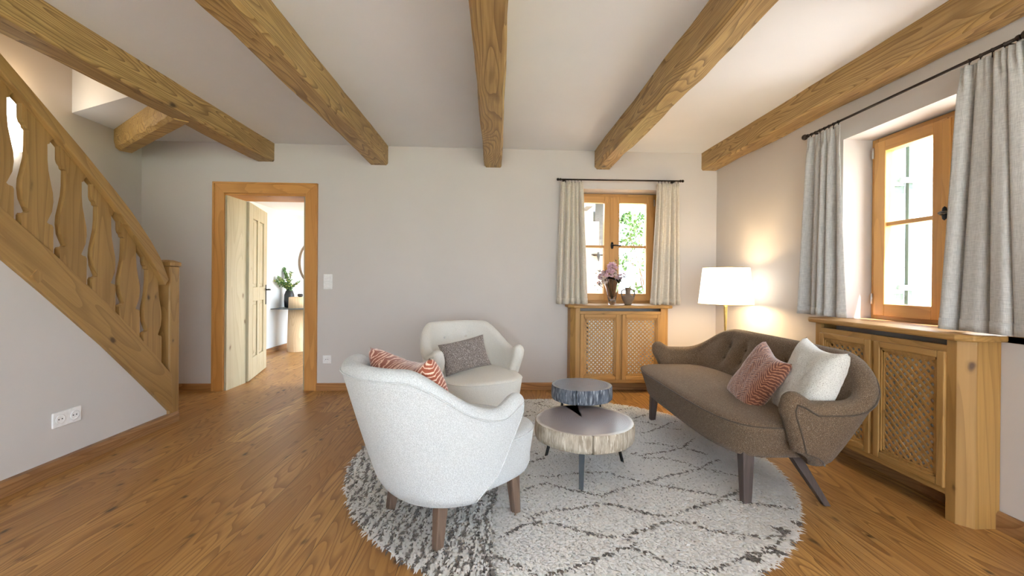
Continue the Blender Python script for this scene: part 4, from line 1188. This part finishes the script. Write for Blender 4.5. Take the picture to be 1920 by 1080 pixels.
# ================================================================== RUG
RC, RR = (.42, 2.70), 1.275
rug = empty('rug', (RC[0], RC[1], 0), 0, 'round cream shaggy rug with dark diamond lines and dense stripes at left', 'rug')
def rug_edge(a): return RR * (1 + .012 * noise.noise(Vector((math.cos(a) * 2, math.sin(a) * 2, 1))))
nb = 160
M['rug_base'] = plain('rug_backing', srgb(244, 243, 241), .95)
MB().prism([(RC[0] + (rug_edge(2 * PI * k / nb) - .015) * math.cos(2 * PI * k / nb), RC[1] + (rug_edge(2 * PI * k / nb) - .015) * math.sin(2 * PI * k / nb), .001) for k in range(nb)], (0, 0, .007)).build('backing', 'rug_base', rug, world=True)
LINES = [[[0.16,1.99],[0.26,2.04],[0.37,2.05],[0.48,2.08],[0.56,2.09],[0.64,2.05],[0.72,1.99],[0.82,1.97]],[[0.16,1.99],[0.2,1.94],[0.28,1.92],[0.36,1.88],[0.44,1.83],[0.47,1.82],[0.57,1.83]],[[0.57,1.83],[0.65,1.86],[0.73,1.91],[0.8,1.93]],[[0.01,1.83],[0.06,1.87],[0.13,1.93],[0.2,1.94]],[[0.16,1.58],[0.24,1.61],[0.34,1.65],[0.4,1.68],[0.47,1.72],[0.56,1.75]],[[0.57,1.83],[0.57,1.78],[0.56,1.75],[0.62,1.69],[0.69,1.64],[0.8,1.59]],[[0.0,1.71],[0.06,1.66],[0.11,1.62],[0.16,1.58]],[[0.8,1.59],[0.88,1.62],[0.97,1.66],[1.06,1.69],[1.15,1.72],[1.25,1.81]],[[0.8,1.93],[0.87,1.91],[0.94,1.86],[1.01,1.83],[1.08,1.81],[1.19,1.8],[1.25,1.81]],[[0.82,1.97],[0.87,2.0],[1.01,2.06],[1.14,2.11]],[[1.14,2.11],[1.23,2.1],[1.3,2.07],[1.36,2.04],[1.44,2.02]],[[1.15,2.13],[1.25,2.18],[1.32,2.23]],[[0.84,2.3],[0.91,2.26],[1.0,2.22],[1.16,2.15]],[[0.19,2.41],[0.29,2.39],[0.42,2.42],[0.55,2.44],[0.63,2.44],[0.72,2.37],[0.84,2.31]],[[0.27,2.32],[0.35,2.26],[0.45,2.21],[0.54,2.17],[0.64,2.23],[0.75,2.28],[0.84,2.31]],[[0.84,2.31],[0.94,2.37],[1.08,2.42],[1.2,2.47]],[[1.2,2.47],[1.28,2.42],[1.34,2.39],[1.41,2.36]],[[0.14,2.24],[0.27,2.32]],[[0.91,2.63],[1.03,2.62],[1.14,2.56],[1.2,2.48]],[[1.2,2.47],[1.29,2.54],[1.36,2.58]],[[1.04,3.06],[1.1,3.08],[1.18,3.14],[1.26,3.18]],[[1.26,3.18],[1.24,3.22],[1.2,3.27],[1.09,3.34]],[[1.26,3.18],[1.35,3.28],[1.42,3.31]],[[1.26,3.18],[1.32,3.15],[1.37,3.13]],[[1.05,3.4],[1.1,3.39],[1.2,3.46],[1.28,3.5]],[[0.94,3.56],[1.01,3.59],[1.11,3.65],[1.16,3.66]],[[0.86,2.7],[0.91,2.66],[1.01,2.7],[1.15,2.74],[1.24,2.79]],[[1.24,2.79],[1.39,2.95]],[[1.02,2.88],[1.09,2.86],[1.14,2.83],[1.24,2.79]],[[1.24,2.79],[1.29,2.74],[1.35,2.67]],[[0.24,3.9],[0.35,3.83],[0.44,3.89]],[[0.35,3.83],[0.42,3.76],[0.51,3.71]],[[0.25,3.59],[0.32,3.57],[0.37,3.53]],[[0.22,3.46],[0.29,3.49],[0.37,3.52],[0.44,3.59]],[[0.2,3.27],[0.29,3.24]],[[0.22,3.02],[0.3,3.02]],[[0.2,2.73],[0.27,2.71]],[[0.2,2.58],[0.26,2.62],[0.3,2.64]]]
sp = .0095
gx, gy = np.meshgrid(np.arange(-1.32, 1.32, sp), np.arange(-1.32, 1.32, sp))
px_, py_ = gx.ravel(), gy.ravel()
px_ = px_ + rng.uniform(-.5, .5, px_.size) * sp; py_ = py_ + rng.uniform(-.5, .5, py_.size) * sp
ang_ = np.arctan2(py_, px_)
lim = RR * (1 + .012 * np.sin(3 * ang_) * .6)
kp = np.hypot(px_, py_) < lim
px_, py_ = px_[kp] + RC[0], py_[kp] + RC[1]
# distance to the dark lines
dist = np.full(px_.size, 9.0)
for L in LINES:
    for (ax, ay), (bx, by) in zip(L, L[1:]):
        vx_, vy_ = bx - ax, by - ay; l2 = vx_ * vx_ + vy_ * vy_ + 1e-9
        t = np.clip(((px_ - ax) * vx_ + (py_ - ay) * vy_) / l2, 0, 1)
        dist = np.minimum(dist, np.hypot(px_ - ax - t * vx_, py_ - ay - t * vy_))
rn = rng.uniform(0, 1, px_.size)
dark = (dist < .0048 + .004 * rn) & (rn < .85)
left = px_ < -.005 + .01 * np.sin(py_ * 9)
near_edge = (px_ > 1.0) & (py_ < 1.95) & (np.hypot(px_ - RC[0], py_ - RC[1]) > 1.17)
# dense region: wavy stripes, broken up
q = px_ + .22 * np.sin(py_ * 1.9 + .4) * (np.abs(px_) ** .7) + .008 * np.sin(py_ * 26 + px_ * 9) + .25 * np.maximum(py_ - 2.25, 0) * (px_ + 1.0)
ph = (q / .058) % 1.0
brk = np.sin(py_ * 47 + np.floor(q / .058) * 2.4) + .6 * np.sin(py_ * 19 + np.floor(q / .058) * 5.1)
dl = (ph < .34) & (brk > -1.4) | ((np.abs(px_ + .005) < .010))
dark = np.where(left, dl & (rn < .97), dark)
dark = dark | (near_edge & (np.sin(py_ * 60 + px_ * 33) + np.sin(px_ * 51) > 1.0))
N_ = px_.size
la = np.where(left, R(-98), R(-60)) + rng.normal(0, 1, N_) * np.where(left, .28, .5)
hl_ = np.where(left, .017, .009) * rng.uniform(.7, 1.3, N_)
ln = np.where(left, .044, .032) * rng.uniform(.7, 1.3, N_)
dx, dy = np.cos(la) * ln, np.sin(la) * ln
wa = la + PI / 2 + rng.normal(0, .3, N_)
wd = rng.uniform(.0055, .0085, N_)
wx, wy = np.cos(wa) * wd, np.sin(wa) * wd
z0 = .008
V = np.empty((N_, 5, 3), dtype=np.float32)
V[:, 0] = np.stack([px_ - wx, py_ - wy, np.full(N_, z0)], 1)
V[:, 1] = np.stack([px_ + wx, py_ + wy, np.full(N_, z0)], 1)
V[:, 2] = np.stack([px_ + dx * .45 + wx * .9, py_ + dy * .45 + wy * .9, z0 + hl_ * .95], 1)
V[:, 3] = np.stack([px_ + dx * .45 - wx * .9, py_ + dy * .45 - wy * .9, z0 + hl_ * .95], 1)
V[:, 4] = np.stack([px_ + dx, py_ + dy, z0 + hl_ * .75], 1)
V[:, :, 0] -= RC[0]; V[:, :, 1] -= RC[1]
me = bpy.data.meshes.new('pile')
me.vertices.add(N_ * 5); me.vertices.foreach_set('co', V.ravel())
idx = np.arange(N_)[:, None] * 5
faces = np.concatenate([idx + np.array([0, 1, 2, 3]), idx + np.array([3, 2, 4, 4])], 1)
loops = np.concatenate([idx + np.array([0, 1, 2, 3]), idx + np.array([3, 2, 4])], 1).ravel()
me.loops.add(loops.size); me.loops.foreach_set('vertex_index', loops)
me.polygons.add(N_ * 2)
ls = (np.arange(N_)[:, None] * 7 + np.array([0, 4])).ravel()
me.polygons.foreach_set('loop_start', ls)
me.update(calc_edges=True)
me.polygons.foreach_set('use_smooth', [True] * (N_ * 2))
at = me.attributes.new('yarn', 'FLOAT', 'POINT')
tone = np.where(dark, rng.uniform(.0, .12, N_), rng.uniform(.55, 1.0, N_))
at.data.foreach_set('value', np.repeat(tone, 5).astype(np.float32))
m, t, b = nt('rug_yarn')
an = t.nodes.new('ShaderNodeAttribute'); an.attribute_name = 'yarn'
lk(t, ramp(t, an.outputs['Fac'], [(0, srgb(96, 88, 84)), (.2, srgb(136, 126, 118)), (.5, srgb(246, 246, 246)), (1, srgb(254, 254, 254))]), b.inputs['Base Color'])
b.inputs['Roughness'].default_value = .9; b.inputs['Specular IOR Level'].default_value = .1; b.inputs['Sheen Weight'].default_value = .5; b.inputs['Sheen Roughness'].default_value = .4
tb = t.nodes.new('ShaderNodeBsdfTranslucent'); lk(t, b.inputs['Base Color'].links[0].from_socket, tb.inputs[0])
ms = t.nodes.new('ShaderNodeMixShader'); ms.inputs[0].default_value = .12
lk(t, b.outputs[0], ms.inputs[1]); lk(t, tb.outputs[0], ms.inputs[2])
lk(t, ms.outputs[0], [n for n in t.nodes if n.type == 'OUTPUT_MATERIAL'][0].inputs[0])
me.materials.append(m)
po = bpy.data.objects.new('pile', me); C.objects.link(po); po.parent = rug; po['kind'] = 'stuff'

# ================================================================== OUTSIDE
M['grass'] = plain('lawn', srgb(110, 140, 80), .9)
M['render'] = plain('white_render', srgb(236, 232, 226), .9)
M['oldwood'] = wood('weathered_wood', srgb(96, 88, 82), srgb(74, 70, 66), srgb(40, 36, 32), axis='X')
M['shutter'] = wood('grey_green_shutter_wood', srgb(84, 98, 88), srgb(68, 82, 74), srgb(50, 56, 50), axis='Z', knots=False)
M['leaf_g'] = plain('green_leaf', srgb(62, 98, 36), .6, bump_scale=20)
M['leaf_r'] = plain('red_leaf', srgb(112, 56, 44), .6, bump_scale=20)
M['twig'] = plain('twig', srgb(120, 92, 74), .8)
M['paving'] = plain('bounce_paving', srgb(196, 192, 186), .9)
struct('floor_outside', MB().box(-25, 40, -30, 45, -.5, -.12), 'grass')
struct('floor_bounce', MB().box(-9, W + TH + 4.0, -14, REAR - .3, -.12, -.06).box(-.5, 2.6, 5.2, 8.4, -.12, -.06).box(W + TH, W + TH + 4.0, REAR - .3, 9, -.12, -.06), 'paving')  # unseen pale ground, spread wide to bounce sunlight up to the ceiling
struct('ceiling_sun_blocker', MB().box(XL - .3, W + TH, REAR - 1.5, REAR - .3, 2.5, 2.6), 'ceiling')  # unseen overhang, added to keep the sun out of the rear glazing
ob = empty('outbuilding', (1.0, 8.6, 0), 0, 'white rendered outbuilding with timber eaves beyond the back window', 'building')
MB().box(-.3, 1.96, 8.6, 12, -.1, 2.55).build('wall', 'render', ob, world=True)
MB().box(1.98, 2.25, 8.5, 8.7, -.1, 3.2).build('post', 'oldwood', ob, world=True)
MB().prism([(-.4, 8.0, 2.75), (2.6, 8.0, 2.75), (2.6, 10.5, 4.0), (-.4, 10.5, 4.0)], (0, 0, .18)).build('roof', 'oldwood', ob, world=True)
for i in range(3, 6):
    MB().box(-1.4 + i * .62, -1.26 + i * .62, 8.05, 8.6, 2.55, 2.78).build('rafter', 'oldwood', ob, world=True)
# latch on an open casement shutter
MB().box(.62, 1.235, 5.10, 5.13, .86, 1.84).box(.60, .64, D + TH, 5.13, 1.0, 1.04).box(.60, .64, D + TH, 5.13, 1.6, 1.64).build('shutter', 'render', WIN1, world=True)
q = on_y(1122, 478, 5.09)
mb = MB().tube([q + Vector((-.085, 0, .005)), q + Vector((-.05, 0, .0)), q, q + Vector((.05, 0, -.002)), q + Vector((.09, 0, .02))], [.006, .014, .012, .008, .007])
mb.tube([q + Vector((.0, 0, .035)), q, q + Vector((.004, 0, -.075))], [.012, .022, .006]).build('shutter_latch', 'iron', WIN1, world=True)
# shrubs
def shrub(name, ctr, rad, n, s, mt, label, cat, seed, stems=10):
    rr = random.Random(seed); c = Vector(ctr); e = empty(name, (c.x, c.y, -.12), 0, label, cat)
    mb = MB()
    blobs = [(c + Vector((rr.uniform(-1, 1) * rad[0] * .75, rr.uniform(-1, 1) * rad[1] * .7, rr.uniform(-1, 1) * rad[2] * .8)), rr.uniform(.18, .4) * min(rad)) for _ in range(26)]
    for k in range(n):
        bc, br = rr.choice(blobs)
        p = bc + Vector((rr.gauss(0, 1), rr.gauss(0, 1), rr.gauss(0, 1))) * br * .55
        d = Vector((rr.gauss(0, 1), rr.gauss(0, 1), rr.gauss(0, .7))).normalized() * s * rr.uniform(.6, 1.3)
        w = d.cross(Vector((rr.uniform(-1, 1), rr.uniform(-1, 1), rr.uniform(-1, 1)))).normalized() * s * .34
        mb.add([p, p + d * .5 + w, p + d, p + d * .5 - w], [(0, 1, 2), (0, 2, 3)])
    mb.build('foliage', mt, e, world=True, fix=False, kind='stuff')
    mb = MB()
    for k in range(stems):
        bc, br = blobs[k % len(blobs)]
        b0 = Vector((c.x + rr.uniform(-.1, .1), c.y + rr.uniform(-.1, .1), -.12))
        mb.tube([b0, b0.lerp(bc, .5) + Vector((rr.uniform(-.1, .1), 0, .1)), bc], [.02, .012, .005], 6)
    mb.build('branches', 'twig', e, world=True)
shrub('garden_shrub', (2.75, 7.2, 1.35), (.75, .5, 1.2), 1500, .075, 'leaf_g', 'leafy green shrub seen through the right half of the back window', 'shrub', 1)
shrub('garden_shrub', (6.3, 7.2, 1.0), (.6, .6, .9), 500, .06, 'leaf_r', 'reddish leafless-looking shrub outside the right window', 'shrub', 2, 16)
shrub('garden_hedge', (6.0, 6.6, .35), (1.2, .5, .45), 1500, .06, 'leaf_g', 'low green hedge outside the right window', 'hedge', 3)
# grey-green shutter folded back outside the right window
def hang(mb, name, mat):
    o = mb.build(name, mat); w = WIN2; o.parent = w
    o.matrix_parent_inverse = (Matrix.Translation(w.location) @ Matrix.Rotation(w.rotation_euler.z, 4, 'Z')).inverted()
sx0 = W + TH + .02
hang(MB().box(sx0 - .018, sx0 + .135, 2.79, 2.83, .80, 2.10), 'shutter', 'shutter')
hang(MB().box(sx0 + .15, sx0 + .18, 2.775, 2.80, .80, 2.10), 'shutter', 'shutter')
for z in (1.05, 1.78):
    hang(MB().box(sx0 + .0, sx0 + .11, 2.772, 2.788, z, z + .026).box(sx0 + .08, sx0 + .19, 2.755, 2.775, z + .02, z + .055), 'shutter_bracket', 'steel')
# unseen windows, put in and sized to bring daylight into room and hall
def glazing(name, x0, x1, y, z0, z1, nx, axis='x'):
    e = empty(name, (0, 0, 0), kind='structure'); mb = MB(); pb = MB()
    for i in range(nx + 1):
        a = x0 + (x1 - x0) * i / nx
        (mb.box(a - .04, a + .04, y - .03, y + .03, z0, z1) if axis == 'x' else mb.box(y - .03, y + .03, a - .04, a + .04, z0, z1))
    for z in (z0, z1 - .07):
        (mb.box(x0, x1, y - .03, y + .03, z, z + .07) if axis == 'x' else mb.box(y - .03, y + .03, x0, x1, z, z + .07))
    mb.build('window_frame', 'win_z', e)
    (pb.box(x0, x1, y - .003, y + .003, z0, z1) if axis == 'x' else pb.box(y - .003, y + .003, x0, x1, z0, z1)); pb.build('window_pane', 'pane', e)
glazing('window_3', -1.7, 1.9, REAR - .2, .15, 2.3, 4)
glazing('window_4', -1.5, -.1, W + .2, .5, 2.2, 2, 'y')
glazing('window_5', 4.85, 8.35, -.55, .1, 2.15, 3, 'y')
